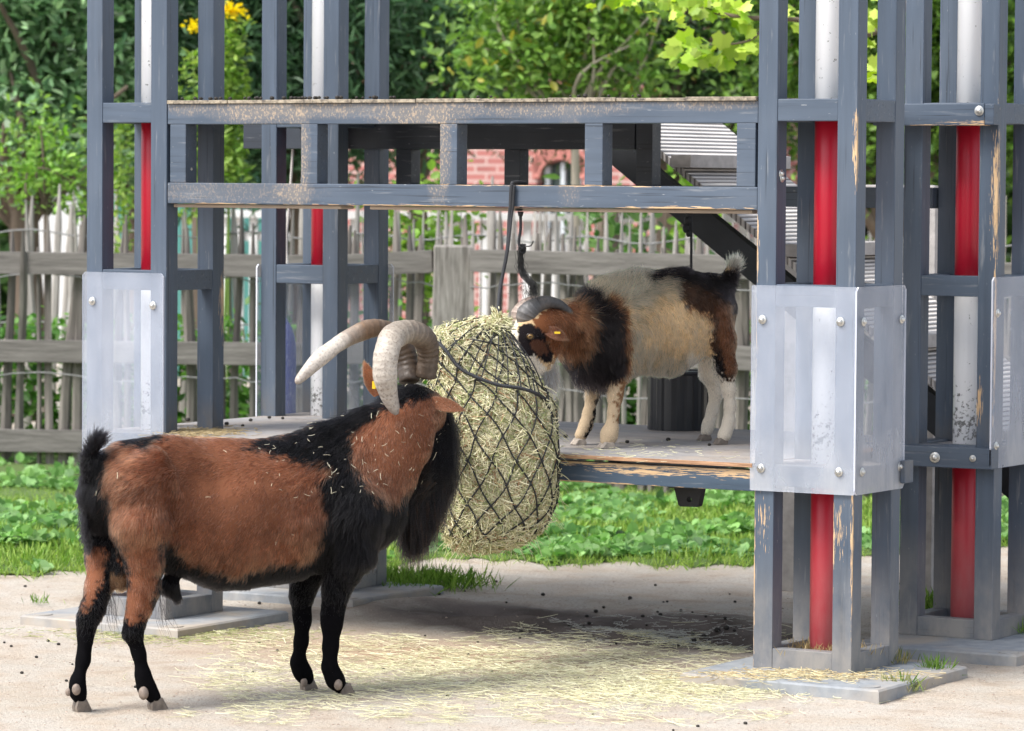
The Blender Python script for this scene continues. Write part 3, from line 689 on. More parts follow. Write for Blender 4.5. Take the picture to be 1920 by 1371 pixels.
def fur(name, V, Q, n, guides, colf, parent, K=5, rad=.00065, mask=None, sig=55., grav=.25, messy=.18, vis=.8):
    P, N = sample(V, Q, n)
    view = ((P - CAM) / np.linalg.norm(P - CAM, axis=1)[:, None] * N).sum(1)
    keep = (view < .25) | (rng.random(len(P)) > vis)              # far side gets a thinner coat
    P, N = P[keep], N[keep]; px, py = pix(P)
    if mask is not None:
        m_ = mask(px, py, P); P, N, px, py = P[m_], N[m_], px[m_], py[m_]
    d2, ln, lf = flow(px, py, guides, sig)
    D = RT * d2[:, :1] - UP * d2[:, 1:2]
    D = D - N * (D * N).sum(1)[:, None]; D /= np.linalg.norm(D, axis=1)[:, None] + 1e-9
    # clumps: neighbours share a wander
    c1 = vnoise(px, py, .09, 21) - .5; c2 = vnoise(px, py, .09, 22) - .5; c3 = vnoise(px, py, .03, 23) - .5
    S_ = np.cross(N, D); D = D + S_ * (c1 * .9 + c3 * .8)[:, None] * (messy * 3) + rng.normal(size=D.shape) * messy * .6; D /= np.linalg.norm(D, axis=1)[:, None]
    L = ln * (.75 + .4 * rng.random(len(P))) * (1 + c2 * .4); lf = np.maximum(lf, .15) * (.7 + .6 * rng.random(len(P)))
    t = np.linspace(0, 1, K)[None, :, None]
    X = P[:, None] + D[:, None] * (L[:, None, None] * t) + N[:, None] * (L * lf)[:, None, None] * (t - .45 * t ** 2) * 1.2 - N[:, None] * .002
    X[..., 2] -= (grav * L)[:, None] * t[..., 0] ** 2
    col = colf(P) * np.clip(1 + rng.normal(size=(len(P), 1)) * .34, .3, 2.2) * (1 + (c2 * .9 + (vnoise(px, py, .22, 24) - .5) * .6)[:, None])
    wv = px * -d2[:, 1] + py * d2[:, 0]; uv_ = px * d2[:, 0] + py * d2[:, 1]
    ids = (np.floor(wv / 2.6 + rng.normal(size=len(px)) * .25).astype(np.int64) * 73856093) ^ (np.floor(uv_ / 17 + (np.floor(wv / 2.6) * .37) % 1).astype(np.int64) * 19349663)
    hv = ((ids * 2654435761) % 100003) / 100003.0; col = col * (.50 + 1.0 * hv)[:, None]; c0_ = colf(P); col = np.where(c0_.max(1, keepdims=True) > .4, c0_ * np.minimum(col.max(1) / c0_.max(1), .90 / c0_.max(1))[:, None], col)
    X = X + (S_ * (((ids * 40503) % 10007) / 10007.0 - .5)[:, None])[:, None] * (L[:, None, None] * t ** 1.5 * .45)
    r = rad * np.array([1.0, 1.0, .9, .7, .25])[np.linspace(0, 4, K).astype(int)]
    return strands(name, X, r, np.clip(col, .003, .95), M_fur, parent)
def lock(name, root_pts, dirs, L, colf, parent, K=8, rad=.0006, wave=.01, grav=.4, seed=0):
    """long hair from given roots hanging under gravity"""
    P = root_pts; n = len(P); t = np.linspace(0, 1, K)[None, :, None]; r2 = np.random.default_rng(seed)
    D = dirs / np.linalg.norm(dirs, axis=1)[:, None]
    ph = vnoise(P[:, 0] * 40, P[:, 2] * 40 + P[:, 1] * 17, 1, 31) * 6.3; ph2 = r2.random(n) * 6.3
    X = P[:, None] + D[:, None] * (L[:, None, None] * t * (1 - .5 * grav * t)); X[..., 2] -= (L * grav)[:, None] * t[..., 0] ** 1.5
    S_ = RH[None, None] * (np.sin(ph[:, None] + t[..., 0] * 5) * wave)[..., None] * t + FH[None, None] * (np.cos(ph2[:, None] + t[..., 0] * 4) * wave)[..., None] * t
    X = X + S_ + r2.normal(size=(n, 1, 3)) * .004 * t
    col = colf(P) * (1 + r2.normal(size=(n, 1)) * .25)
    r = np.interp(np.linspace(0, 1, K), [0, .7, 1], [rad, rad * .9, rad * .2])
    return strands(name, X, r, np.clip(col, .003, .95), M_fur, parent)
def catmull(pts, n):
    P = np.asarray(pts, float); P = np.vstack([2 * P[0] - P[1], P, 2 * P[-1] - P[-2]]); out = []; m_ = len(P) - 3
    for q in np.linspace(0, m_ - 1e-6, n):
        i = int(q); t = q - i; a, b_, c_, d_ = P[i:i + 4]
        out.append(.5 * ((2 * b_) + (-a + c_) * t + (2 * a - 5 * b_ + 4 * c_ - d_) * t ** 2 + (-a + 3 * b_ - 3 * c_ + d_) * t ** 3))
    return np.array(out)
def horn(name, B, ctrl, mat, parent, n=90, ring=.045, rings=26, fade=.65, seg=22):
    """ctrl rows: px,py,dv, half width px, half thickness px, twist"""
    C = np.array(ctrl, float); S = catmull(C, n); P = at(S[:, 0], S[:, 1], B.mid(S[:, 0]) + S[:, 2])
    q = np.linspace(0, 1, n); ri = 1 + ring * np.sin(q * rings * 2 * math.pi) * np.clip(1 - q / fade, 0, 1) + .02 * np.sin(q * 37 + 2 * np.sin(q * 11))
    wd = S[:, 3] / B.sc * ri; th = S[:, 4] / B.sc * ri; tw = S[:, 5]
    T = np.gradient(P, axis=0); T /= np.linalg.norm(T, axis=1)[:, None]; V = []; a = np.linspace(0, 2 * math.pi, seg, endpoint=False)
    for i in range(n):
        view = FH; u = np.cross(T[i], view); u /= np.linalg.norm(u) + 1e-9; v_ = np.cross(T[i], u)     # u lies across the horn as seen, v_ towards the eye
        ct, st = math.cos(tw[i]), math.sin(tw[i]); uu = u * ct + v_ * st; vv = -u * st + v_ * ct
        ca, sa = np.cos(a), np.sin(a); keel = 1 + .10 * np.cos(2 * a) ** 3
        V.append(P[i] + (ca * wd[i] * keel)[:, None] * uu + (sa * th[i])[:, None] * vv)
    V = np.concatenate(V); F = []
    for i in range(n - 1):
        for j in range(seg): k2 = (j + 1) % seg; F.append([i * seg + j, i * seg + k2, (i + 1) * seg + k2, (i + 1) * seg + j])
    F.append([(n - 1) * seg + j for j in range(seg)]); F.append(list(range(seg))[::-1])
    b = MB(); b.add(V, F); o = b.build(name, mat, parent, smooth=True)
    me = o.data; ca_ = me.color_attributes.new('along', 'FLOAT_COLOR', 'POINT'); c4 = np.ones((n * seg, 4), np.float32); c4[:, :3] = np.repeat(q, seg)[:, None]
    ca_.data.foreach_set('color', c4.reshape(-1)); return o
def horn_mat(name, stops, rscale=160, dark=(.05, .035, .025), amt=.5):
    k = NT(name); at_ = k.n('ShaderNodeAttribute', attribute_name='along'); sp = k.n('ShaderNodeSeparateColor'); k.l(at_.outputs['Color'], sp.inputs[0])
    g = k.noise((30, 30, 30), 6, .65); g2 = k.noise((120, 120, 120), 4, .7)
    wv = k.math('SINE', k.math('MULTIPLY', k.math('ADD', sp.outputs[0], k.math('MULTIPLY', g, .03)), rscale))
    c = k.ramp(k.math('ADD', sp.outputs[0], k.math('MULTIPLY', k.math('SUBTRACT', g, .5), .16)), stops)
    fade = k.math('SUBTRACT', 1.0, k.math('MULTIPLY', sp.outputs[0], 1.35), clamp=True)
    c = k.mix(k.math('MULTIPLY', k.math('MULTIPLY', k.ramp(wv, [(.45, 1), (.9, 0)]), fade), amt), c, dark)
    c = k.mix(k.ramp(g2, [(.50, 0), (.66, .55)]), c, tuple(q * 1.5 for q in dark)); c = k.mix(k.ramp(k.noise((14, 14, 14), 5, .7, off=(3, 3, 3)), [(.48, 0), (.66, .45)]), c, (.20, .16, .13)); k.color(c); k.rough(.42); k.bump(k.math('ADD', k.math('MULTIPLY', wv, .25), g2), .5, .004); return k.m
def ear(name, B, base, tip, wpx, col_in, parent, dv0=0, dv1=0, curl=.4, face=None):
    """leaf shaped cupped ear"""
    p0 = B.P(base[0], base[1], dv0); p1 = B.P(tip[0], tip[1], dv1); d = p1 - p0; L = np.linalg.norm(d); d /= L
    nrm = -FH if face is None else np.array(face, float); s_ = np.cross(d, nrm); s_ /= np.linalg.norm(s_); nrm = np.cross(s_, d)
    V = []; nu, nv = 14, 9; Wm = wpx / B.sc
    for i in range(nu):
        t = i / (nu - 1); wd = Wm * (math.sin(math.pi * min(1, t * .92 + .10)) ** .75) * (1 - .25 * t) + .001
        for j in range(nv):
            a = (j / (nv - 1) - .5) * 2; V.append(p0 + d * L * t + s_ * wd * math.sin(a * 1.25) / .95 + nrm * (wd * curl * (1 - math.cos(a * 1.25)) * 1.4 + .02 * math.sin(t * 2.4) * .5))
    V = np.array(V); k_ = len(V); V2 = V - nrm * .004; F = []
    for i in range(nu - 1):
        for j in range(nv - 1):
            a, b_, c_, e_ = i * nv + j, i * nv + j + 1, (i + 1) * nv + j + 1, (i + 1) * nv + j; F.append([a, b_, c_, e_]); F.append([e_ + k_, c_ + k_, b_ + k_, a + k_])
    for i in range(nu - 1):
        for j in (0, nv - 1): a, b_ = i * nv + j, (i + 1) * nv + j; F.append([a, b_, b_ + k_, a + k_])
    for j in range(nv - 1): a, b_ = (nu - 1) * nv + j, (nu - 1) * nv + j + 1; F.append([a, b_, b_ + k_, a + k_])
    return MB().add(np.vstack([V, V2]), F).build(name, col_in, parent, smooth=True)
def ear_fur(o, n, col, L=.007):
    me = o.data; V = np.array([v.co[:] for v in me.vertices]); Q = np.array([list(p.vertices) for p in me.polygons if len(p.vertices) == 4])
    P, N = sample(V, Q, n); d = V[-1] - V[0]; d = d / np.linalg.norm(d); t = np.linspace(0, 1, 4)[None, :, None]; D = d + N * .35 + rng.normal(size=P.shape) * .3
    X = P[:, None] + D[:, None] * t * (L * rng.uniform(.4, 1.3, n))[:, None, None]; c = np.array(col) * rng.uniform(.45, 1.5, (n, 1))
    hs = strands('fur', X, np.array([.0006, .0006, .0004, .0001]), np.clip(c, 0, .95), M_fur, o); hs.location = (0, 0, 0)
    off = np.zeros(3); q = o
    while q is not None: off = off + np.array(q.location); q = q.parent
    hs.location = off.tolist(); return hs
def hoof(B, px, py, dv, wpx, hpx, face, mat, parent, name='hoof'):
    """cloven hoof: two wedge toes side by side"""
    c = B.P(px, py, dv); z0 = c[2]; f = np.array([face[0], face[1], 0.]); f /= np.linalg.norm(f); s_ = np.array([-f[1], f[0], 0]); b = MB(); W = wpx / B.sc; Hh = hpx / B.sc
    for sg in (-1, 1):
        prof = [(-.55, 0), (.75, 0), (.95, .10), (.42, 1.0), (-.45, 1.0), (-.62, .45)]; V = []
        for t, tp in ((0.04, .86), (.14, 1.0), (.38, 1.0), (.50, .82)):
            for (x, z) in prof: V.append(c * [1, 1, 0] + f * W * x * (tp if x > 0 else 1) + s_ * sg * W * t * 1.15 + np.array([0, 0, z0 + Hh * z * tp]))
        F = [[0, 1, 2, 3, 4, 5], [23, 22, 21, 20, 19, 18]]
        for q in range(3):
            for i in range(6): j = (i + 1) % 6; F.append([q * 6 + i, q * 6 + 6 + i, q * 6 + 6 + j, q * 6 + j])
        if sg > 0: F = [x[::-1] for x in F]
        b.add(V, F)
    return b.build(name, mat, parent, smooth=False)
# ------------------------------------------------------------------ the big brown buck
mid1 = lambda px: 11.95 + ((np.asarray(px, float) - 960) * 11.85 / FPX + .58) * .577
LAT = -RH * .5 + FH * .866; FWD1 = RH * .866 + FH * .5
B1 = Beast(mid1, 600., LAT)
B1.chain([(222, 915, 0, 66), (262, 925, 0, 88), (335, 950, 0, 116), (430, 968, 0, 131), (520, 962, 0, 128), (610, 945, 0, 118), (668, 935, 0, 98)], sq=.80, k=.04)
B1.chain([(240, 880, 0, 42), (300, 868, 0, 40), (400, 866, 0, 30), (500, 870, 0, 32), (600, 840, 0, 38), (680, 800, 0, 34)], sq=.8, k=.05)     # spine
B1.chain([(660, 905, 0, 88), (712, 860, 0, 80), (748, 815, -.01, 66), (768, 780, 0, 52)], sq=.82, k=.05)       # neck
B1.chain([(640, 960, -.02, 88), (690, 960, 0, 56)], sq=.9, k=.05)                                              # brisket
B1.chain([(768, 768, 0, 46), (792, 772, .05, 40), (806, 785, .13, 31), (818, 802, .22, 24), (824, 812, .28, 20)], k=.03)  # head, looking away
B1.chain([(286, 862, -.10, 22), (300, 900, -.14, 26)], k=.04)                                                   # hip bone
# near hind leg
B1.chain([(262, 915, -.09, 60), (266, 985, -.11, 56), (270, 1045, -.11, 37), (271, 1100, -.11, 28), (262, 1135, -.105, 23), (254, 1162, -.10, 19), (249, 1185, -.10, 17), (260, 1225, -.10, 13), (268, 1265, -.10, 13), (275, 1288, -.10, 15), (288, 1306, -.105, 13)], k=.028)
# far hind leg
B1.chain([(225, 915, .08, 58), (205, 990, .085, 44), (190, 1050, .06, 28), (186, 1100, .03, 24), (172, 1142, .0, 20), (164, 1165, 0, 18), (160, 1190, 0, 15), (156, 1240, -.005, 12.5), (146, 1278, -.01, 13), (145, 1298, -.01, 14.5), (150, 1312, -.01, 12)], k=.028)
# near fore leg
B1.chain([(655, 960, -.10, 70), (652, 1030, -.10, 46), (636, 1080, -.09, 30), (629, 1115, -.09, 20), (624, 1150, -.085, 17), (622, 1172, -.085, 16), (620, 1215, -.085, 10.5), (617, 1252, -.085, 12), (629, 1275, -.09, 14), (642, 1292, -.09, 11)], k=.03)
# far fore leg
B1.chain([(630, 960, .09, 58), (592, 1040, .10, 38), (572, 1080, .10, 27), (566, 1115, .10, 19), (567, 1160, .10, 15), (565, 1205, .10, 10.5), (560, 1243, .10, 12), (568, 1263, .10, 14), (577, 1279, .10, 12)], k=.03)
B1.chain([(226, 1020, .0, 15), (225, 1065, .0, 17), (226, 1094, .0, 15)], k=.012)                           # scrotum
B1.chain([(318, 1098, -.0, 20), (333, 1120, 0, 9)], k=.03)
B1.chain([(205, 890, 0, 20), (178, 880, 0, 11), (169, 862, -.01, 8), (172, 842, -.01, 6)], k=.03)             # tail root
B1.chain([(185, 880, .0, 20), (174, 930, .0, 18), (186, 975, .02, 20)], k=.03)
for (x, y, dv, r, dp) in ((378, 902, 0, 40, .030), (360, 950, 0, 34, .022), (415, 895, 0, 42, .014), (346, 1002, 0, 24, .024), (334, 1056, 0, 22, .020), (600, 1045, 0, 24, .014), (604, 965, 0, 28, .012), (560, 862, 0, 34, .008), (238, 892, 0, 22, .010),
    (300, 858, 0, 20, -.018), (326, 890, 0, 17, -.014), (338, 926, 0, 15, -.010), (268, 985, 0, 34, -.010), (650, 955, 0, 46, -.012), (500, 960, 0, 60, -.006), (470, 900, 0, 14, .004), (505, 905, 0, 14, .004), (540, 912, 0, 14, .004), (700, 870, 0, 30, .010)): B1.dent(x, y, dv, r, dp)
V1, Q1 = B1.mesh(h=.0085)
BR = np.array([.205, .083, .045]); BK = np.array([.0042, .0040, .0050])
blk1 = [[(455, 842), (500, 826), (560, 812), (620, 778), (700, 742), (752, 700), (830, 690), (830, 728), (790, 745), (742, 757), (668, 800), (655, 835), (668, 880), (700, 925), (742, 948), (830, 870), (900, 830), (900, 1100), (500, 1340), (480, 1092), (596, 1062), (606, 1010), (618, 960), (606, 905), (640, 872), (560, 862)],
        [(300, 1010), (330, 1022), (352, 1058), (430, 1078), (540, 1064), (600, 1048), (600, 1200), (300, 1200), (287, 1135), (300, 1095), (306, 1050)],
        [(120, 780), (205, 780), (205, 870), (192, 885), (203, 960), (214, 1000), (232, 1050), (245, 1100), (244, 1140), (120, 1180)],
        [(100, 1160), (340, 1158), (340, 1400), (100, 1400)], [(500, 1060), (740, 1060), (740, 1400), (500, 1400)],
        [(238, 815), (318, 815), (290, 836), (240, 838)]]
def coat1(P):
    px, py = pix(P); jx = (vnoise(px, py, .11, 41) - .5) * 16 + rng.normal(size=len(px)) * 4; jy = (vnoise(px, py, .11, 42) - .5) * 16 + rng.normal(size=len(px)) * 4
    bk = np.zeros(len(px), bool)
    for q in blk1: bk |= inpoly(px + jx, py + jy, q)
    strip = inpoly(px + jx, py + jy, [(158, 1030), (192, 1020), (200, 1040), (188, 1095), (170, 1140), (155, 1150)]) | inpoly(px + jx, py + jy, [(232, 1100), (262, 1090), (272, 1120), (262, 1168), (240, 1168)])
    bk &= ~strip
    br = BR * (1 + .5 * (vnoise(px, py, .012, 43)[:, None] - .5)); br = br * (1 + .3 * (vnoise(px, py, .04, 44)[:, None] - .5))
    dk = inpoly(px + jx, py + jy, [(215, 850), (300, 828), (322, 850), (335, 960), (345, 1010), (320, 1040), (310, 980), (300, 900), (240, 890)]); br = np.where(dk[:, None], br * [.72, .66, .62], br)  # darker rump and flank hair, partly body shading put into the coat
    c = np.where(bk[:, None], BK * (1 + .3 * rng.random((len(px), 1))), br)
    edge = inpoly(px + jx * 1.8, py + jy * 1.8 - 10, blk1[1]) & ~bk; c = np.where(edge[:, None], c * .55, c)
    sc_ = (py > 1072) & (py < 1110) & (px > 205) & (px < 245) & (np.abs(dist(P) - mid1(px)) < .07) & bk; c = np.where(sc_[:, None], np.array([.20, .12, .07]), c)
    return c
goat1 = body_object('goat', V1, Q1, coat1, [B1.P(420, 1320, 0)[0], B1.P(420, 1320, 0)[1], GZ])
tag(goat1, 'large chestnut and black buck with sweeping horns and long beard, standing on the sand', 'goat', 'goats feeding at the hay net')
#        px   py   dx  dy  len  lift
g1 = [(200, 860, -0.2, 1, 0.0276, 0.4), (230, 880, -1, 0.3, 0.032, 0.3), (300, 850, -1, 0.25, 0.0234, 0.2), (400, 845, -1, 0.12, 0.0213, 0.2), (520, 850, -1, 0.25, 0.0256, 0.2), (300, 950, -0.6, 1, 0.0192, 0.2), (400, 950, -0.75, 0.7, 0.0149, 0.2), (500, 950, -0.7, 0.8, 0.0149, 0.2), (580, 920, -0.8, 0.8, 0.0192, 0.2), (350, 1060, -0.5, 1, 0.0213, 0.2), (450, 1090, -0.5, 1, 0.0256, 0.2), (550, 1070, -0.4, 1, 0.0234, 0.2), (240, 1000, -0.15, 1, 0.0277, 0.25), (190, 960, -0.3, 1, 0.0258, 0.3), (270, 1080, 0.2, 1, 0.0213, 0.2), (260, 1150, 0.1, 1, 0.0147, 0.15), (170, 1130, 0, 1, 0.0166, 0.2), (150, 1250, 0, 1, 0.0051, 0.12), (270, 1250, 0.1, 1, 0.0051, 0.12), (280, 1310, 0.3, 1, 0.0051, 0.1), (620, 1000, -0.15, 1, 0.0384, 0.25), (690, 1010, -0.1, 1, 0.0386, 0.3), (640, 880, -0.6, 1, 0.0331, 0.3), (700, 930, -0.1, 1, 0.0331, 0.25), (600, 830, -1, 0.5, 0.0368, 0.35), (680, 790, -0.9, 0.5, 0.0331, 0.45), (730, 850, 0.0, 1, 0.0175, 0.12), (780, 850, 0.1, 1, 0.0175, 0.12), (720, 800, -0.4, 1, 0.0156, 0.12), (770, 740, -0.8, 0.5, 0.0202, 0.4), (790, 800, 0.1, 1, 0.0166, 0.15), (820, 790, 0.3, 1, 0.0166, 0.2), (640, 1080, -0.05, 1, 0.0184, 0.15), (570, 1100, -0.05, 1, 0.0133, 0.15), (620, 1200, 0, 1, 0.0057, 0.15), (560, 1200, -0.1, 1, 0.0057, 0.15), (640, 1280, 0.2, 1, 0.0057, 0.1), (228, 1060, 0, 1, 0.0127, 0.2)]
fur('fur', V1, Q1, 300000, g1, coat1, goat1, rad=.00062, sig=36., messy=.15, grav=.15)
blackc = lambda P: np.tile(BK * 1.15, (len(P), 1))
# dorsal mane and long shoulder hair
Pm, Nm = sample(V1, Q1, 90000); pxm, pym = pix(Pm); vw = ((Pm - CAM) * Nm).sum(1)
mk = inpoly(pxm, pym, [(470, 842), (560, 812), (640, 770), (720, 735), (752, 700), (800, 715), (760, 745), (675, 795), (650, 850), (690, 930), (700, 1040), (640, 1060), (628, 980), (645, 885), (560, 865)]); Pm, Nm = Pm[mk], Nm[mk]; pxm = pxm[mk]
dd = -RH * .55 - np.array([0, 0, .55]) + Nm * .55 + rng.normal(size=Nm.shape) * .12
lock('mane', Pm, dd, np.where(pym[mk] < 900, .055, .050) * rng.uniform(.5, 1.15, len(Pm)), blackc, goat1, K=6, grav=.35, wave=.004)
# beard: dense long black curtain from jaw and throat
n = 15000; t = rng.random(n) ** .8; bx = np.interp(t, [0, .5, 1], [792, 815, 842]) + rng.normal(size=n) * 9; by = np.interp(t, [0, .5, 1], [900, 840, 815]) + rng.normal(size=n) * 14
Pb = at(bx, by, mid1(bx) + .03 + .16 * t + rng.normal(size=n) * .022)
tipx = np.interp(t, [0, .3, .7, 1], [752, 772, 800, 828]) + rng.normal(size=n) * 9; cl_ = vnoise(bx, by, .25, 52); tipx = tipx + (cl_ - .5) * 34; tipy = np.interp(t, [0, .25, .5, .8, 1], [985, 1052, 1040, 985, 940]) - 120 * rng.random(n) ** 1.5 + (vnoise(bx, by, .25, 53) - .5) * 60
Tb = at(tipx, tipy, mid1(bx) + .05 + .10 * t); db = Tb - Pb; Lb = np.linalg.norm(db, axis=1); tt = np.linspace(0, 1, 9)[None, :, None]
bul = at(tipx * .5 + bx * .5 + np.where(t > .5, 16, -14), by * .55 + tipy * .45, mid1(bx) + .02 + .1 * t)
X = Pb[:, None] * (1 - tt) ** 2 + 2 * bul[:, None] * tt * (1 - tt) + Tb[:, None] * tt ** 2
ph = vnoise(bx, by, .12, 51) * 6.3; X = X + (RH * 1.0)[None, None] * (np.sin(ph[:, None] + tt[..., 0] * 7) * .008 * tt[..., 0])[..., None] + rng.normal(size=(n, 1, 3)) * .008 * tt
colb = np.tile(BK, (n, 1)) * rng.uniform(.7, 1.8, (n, 1)) * (.5 + 1.6 * cl_[:, None]); rb = rng.random(n) < .10; colb[rb] = [.045, .018, .010]
strands('beard', X, np.interp(np.linspace(0, 1, 9), [0, .8, 1], [.0007, .0006, .0001]), colb, M_fur, goat1)
# side of jaw / cheek hair behind ear
n = 9000; bx = rng.uniform(795, 848, n); by = rng.uniform(770, 850, n); Pb = at(bx, by, mid1(bx) + .04 + rng.random(n) * .1)
bx = bx; lock('cheek_hair', Pb, np.tile(RH * .18 - np.array([0, 0, 1.]), (n, 1)) + rng.normal(size=(n, 3)) * .12, rng.uniform(.05, .11, n), blackc, goat1, grav=.3, wave=.006)
# tail tuft, raised
n = 5000; t = rng.random(n); cx = np.interp(t, [0, .5, 1], [168, 166, 180]); cy = np.interp(t, [0, .5, 1], [915, 868, 836]); Pt = at(cx + rng.normal(size=n) * 3, cy, mid1(cx) - .01 + rng.normal(size=n) * .008)
dirs = RH * np.interp(t, [0, .5, 1], [-.25, -.25, .50])[:, None] + np.array([0, 0, 1.]) * np.interp(t, [0, .4, 1], [.3, .85, 1.])[:, None] + rng.normal(size=(n, 3)) * np.interp(t, [0, 1], [.30, .30])[:, None]
lock('tail_hair', Pt, dirs, np.interp(t, [0, 1], [.022, .066]) * rng.uniform(.4, 1.15, n), blackc, goat1, grav=.05, wave=.004)
n = 1500; cy = rng.uniform(890, 1030, n); cx = np.interp(cy, [880, 930, 1000, 1030], [160, 158, 162, 170]) + rng.normal(size=n) * 4; Pt = at(cx, cy, mid1(cx) + .02 + rng.normal(size=n) * .02)
lock('tail_hair', Pt, np.tile(-RH * .55 - np.array([0, 0, .8]), (n, 1)) + rng.normal(size=(n, 3)) * .25, rng.uniform(.010, .028, n), blackc, goat1, grav=.2, wave=.003)
n = 60; q = rng.random(n) < .5; bx = np.where(q, 205, 300) + rng.normal(size=n) * 7; by = np.where(q, 1120, 1120) + rng.normal(size=n) * 12
lock('leg_feathering', at(bx, by, mid1(bx) - .03), np.tile(RH * .3 - np.array([0, 0, .9]), (n, 1)) + rng.normal(size=(n, 3)) * .15, rng.uniform(.05, .11, n), blackc, goat1, grav=.4, wave=.008, rad=.0004)
M_h1 = horn_mat('aged_horn', [(0.0, (.055, .035, .022)), (.22, (.14, .10, .07)), (.40, (.42, .36, .29)), (.62, (.56, .51, .45)), (.80, (.44, .40, .36)), (1.0, (.24, .22, .21))], 190)
M_h1b = horn_mat('aged_horn_twisted', [(0.0, (.045, .03, .02)), (.30, (.12, .08, .05)), (.46, (.24, .15, .09)), (.60, (.60, .54, .47)), (.90, (.50, .45, .40)), (1.0, (.34, .28, .24))], 190)
horn('horn', B1, [(798, 708, .02, 18, 16, 0), (803, 665, .0, 19, 17, 0), (795, 636, -.03, 21, 18, 0), (768, 622, -.07, 21, 18, .1), (737, 633, -.12, 23, 17, .2), (724, 666, -.15, 22, 17, .2), (722, 704, -.15, 21, 16, .1), (729, 740, -.13, 16, 13, 0), (739, 766, -.12, 10, 9, 0), (744, 777, -.12, 4, 4, 0)], M_h1, goat1)
horn('horn', B1, [(768, 716, .05, 18, 17, 0), (763, 680, .08, 20, 18, 0), (752, 648, .09, 20, 17, .2), (728, 620, .09, 17, 17, .5), (698, 616, .08, 15, 20, .9), (664, 628, .07, 14, 18, 1.1), (630, 648, .05, 16, 14, .8), (600, 672, .03, 15, 12, .3), (576, 696, .01, 11, 10, .1), (560, 713, .0, 7, 6, 0), (555, 719, 0, 2.5, 2.5, 0)], M_h1b, goat1)
M_ear1 = simple('ear_skin_brown', (.33, .15, .085), .7, .18, 30)
e1 = ear('ear', B1, (800, 752), (869, 770), 14, M_ear1, goat1, -.05, -.08, curl=.25, face=-FH * .9 + np.array([0, 0, .3]))
e2 = ear('ear', B1, (708, 742), (683, 678), 14, M_ear1, goat1, -.06, -.06, curl=.2, face=-FH)
ear_fur(e1, 2600, (.30, .13, .07)); ear_fur(e2, 2600, (.30, .13, .07))
M_tag = simple('yellow_plastic', (.80, .55, .02), .4, .05, 20)
p = B1.P(701, 722, -.085); MB().beam(p + [0, 0, .012], p - [0, 0, .012], .011, .002, b=.0005, up=tuple(FH)).build('ear_tag', M_tag, e2)
M_hoof = simple('hoof_horn', (.17, .14, .115), .6, .3, 60, .3); M_dew = simple('dewclaw_horn', (.21, .165, .135), .6, .25, 70, .4)
for (x, y, dv, wd) in ((155, 1335, -.01, 20), (297, 1332, -.105, 21), (581, 1293, .10, 19), (650, 1309, -.09, 20)):
    c = B1.P(x, y, dv); zz = c[2]
    o = hoof(B1, x - 4, y, dv, wd, 23, FWD1[:2], M_hoof, goat1); o.location.z += GZ - zz + .001
for (x, y, dv, r) in ((143, 1293, -.045, 8.5), (128, 1298, -.005, 6), (269, 1300, -.135, 10), (570, 1279, .075, 7), (634, 1284, -.12, 8.5)):
    c = B1.P(x, y, dv); MB().sphere(c, r / 600, 12, 8, sc=(1, .8, 1.25)).build('dewclaw', M_dew, goat1, smooth=True)
# straws caught in the coat
Ps, Ns = sample(V1, Q1, 3000); pxs, pys = pix(Ps); keep = (((Ps - CAM) * Ns).sum(1) < 0) & (rng.random(3000) < np.where((pys < 930) & (pxs > 450),   .22, .012)) & (pys < 1050); Ps, Ns = Ps[keep], Ns[keep]; n = len(Ps)
d = rng.normal(size=(n, 3)); d -= Ns * (d * Ns).sum(1)[:, None]; d /= np.linalg.norm(d, axis=1)[:, None]; t = np.linspace(-.5, .5, 4)[None, :, None]; L = rng.uniform(.005, .024, n)[:, None, None]
X = Ps[:, None] + Ns[:, None] * .016 + d[:, None] * t * L + np.cross(d, Ns)[:, None] * (t ** 2) * L * .25
M_straw = hair_mat('straw', .6, .6)
kst = NT('straw_dry'); at_ = kst.n('ShaderNodeAttribute', attribute_name='tint'); kst.l(at_.outputs['Color'], kst.b.inputs['Base Color']); kst.rough(.6); M_straw = kst.m
strands('straw_bits', X, .00055, tints(n, (.55, .50, .36), (.75, .72, .55)), M_straw, goat1)

# ------------------------------------------------------------------ the small pied goat on the deck
mid2 = lambda px: 13.13 + ((np.asarray(px, float) - 960) * 13.2 / FPX - .285) * .53
LAT2 = RH * .47 - FH * .88; FWD2 = -RH * .88 - FH * .47
B2 = Beast(mid2, 540., LAT2)
B2.chain([(1332, 580, 0, 50), (1300, 596, 0, 72), (1248, 610, 0, 88), (1195, 612, 0, 82), (1150, 616, 0, 70)], sq=.88, k=.04)
B2.chain([(1335, 545, 0, 24), (1280, 540, 0, 28), (1200, 548, 0, 30), (1130, 560, 0, 30)], sq=.9, k=.05)
B2.chain([(1150, 630, 0, 78), (1108, 632, -.01, 66), (1070, 618, -.03, 52), (1040, 615, -.05, 42)], k=.045)
B2.chain([(1110, 668, -.02, 42), (1135, 672, -.03, 42)], k=.04)
B2.chain([(1045, 606, -.05, 38), (1008, 616, -.08, 40), (984, 640, -.10, 32), (984, 668, -.115, 27), (998, 692, -.12, 22)], k=.025)
B2.chain([(1018, 655, -.08, 27), (1016, 685, -.10, 20)], k=.025)
B2.chain([(1330, 585, -.06, 42), (1350, 640, -.085, 29), (1360, 690, -.095, 20), (1366, 730, -.10, 12.5), (1369, 762, -.10, 9.5), (1366, 793, -.10, 10), (1360, 812, -.10, 11), (1356, 820, -.10, 10)], k=.025)
B2.chain([(1318, 590, .08, 44), (1330, 655, .10, 27), (1332, 700, .105, 19), (1343, 738, .105, 12), (1335, 772, .11, 9.5), (1329, 794, .11, 10.5), (1324, 809, .11, 10)], k=.025)
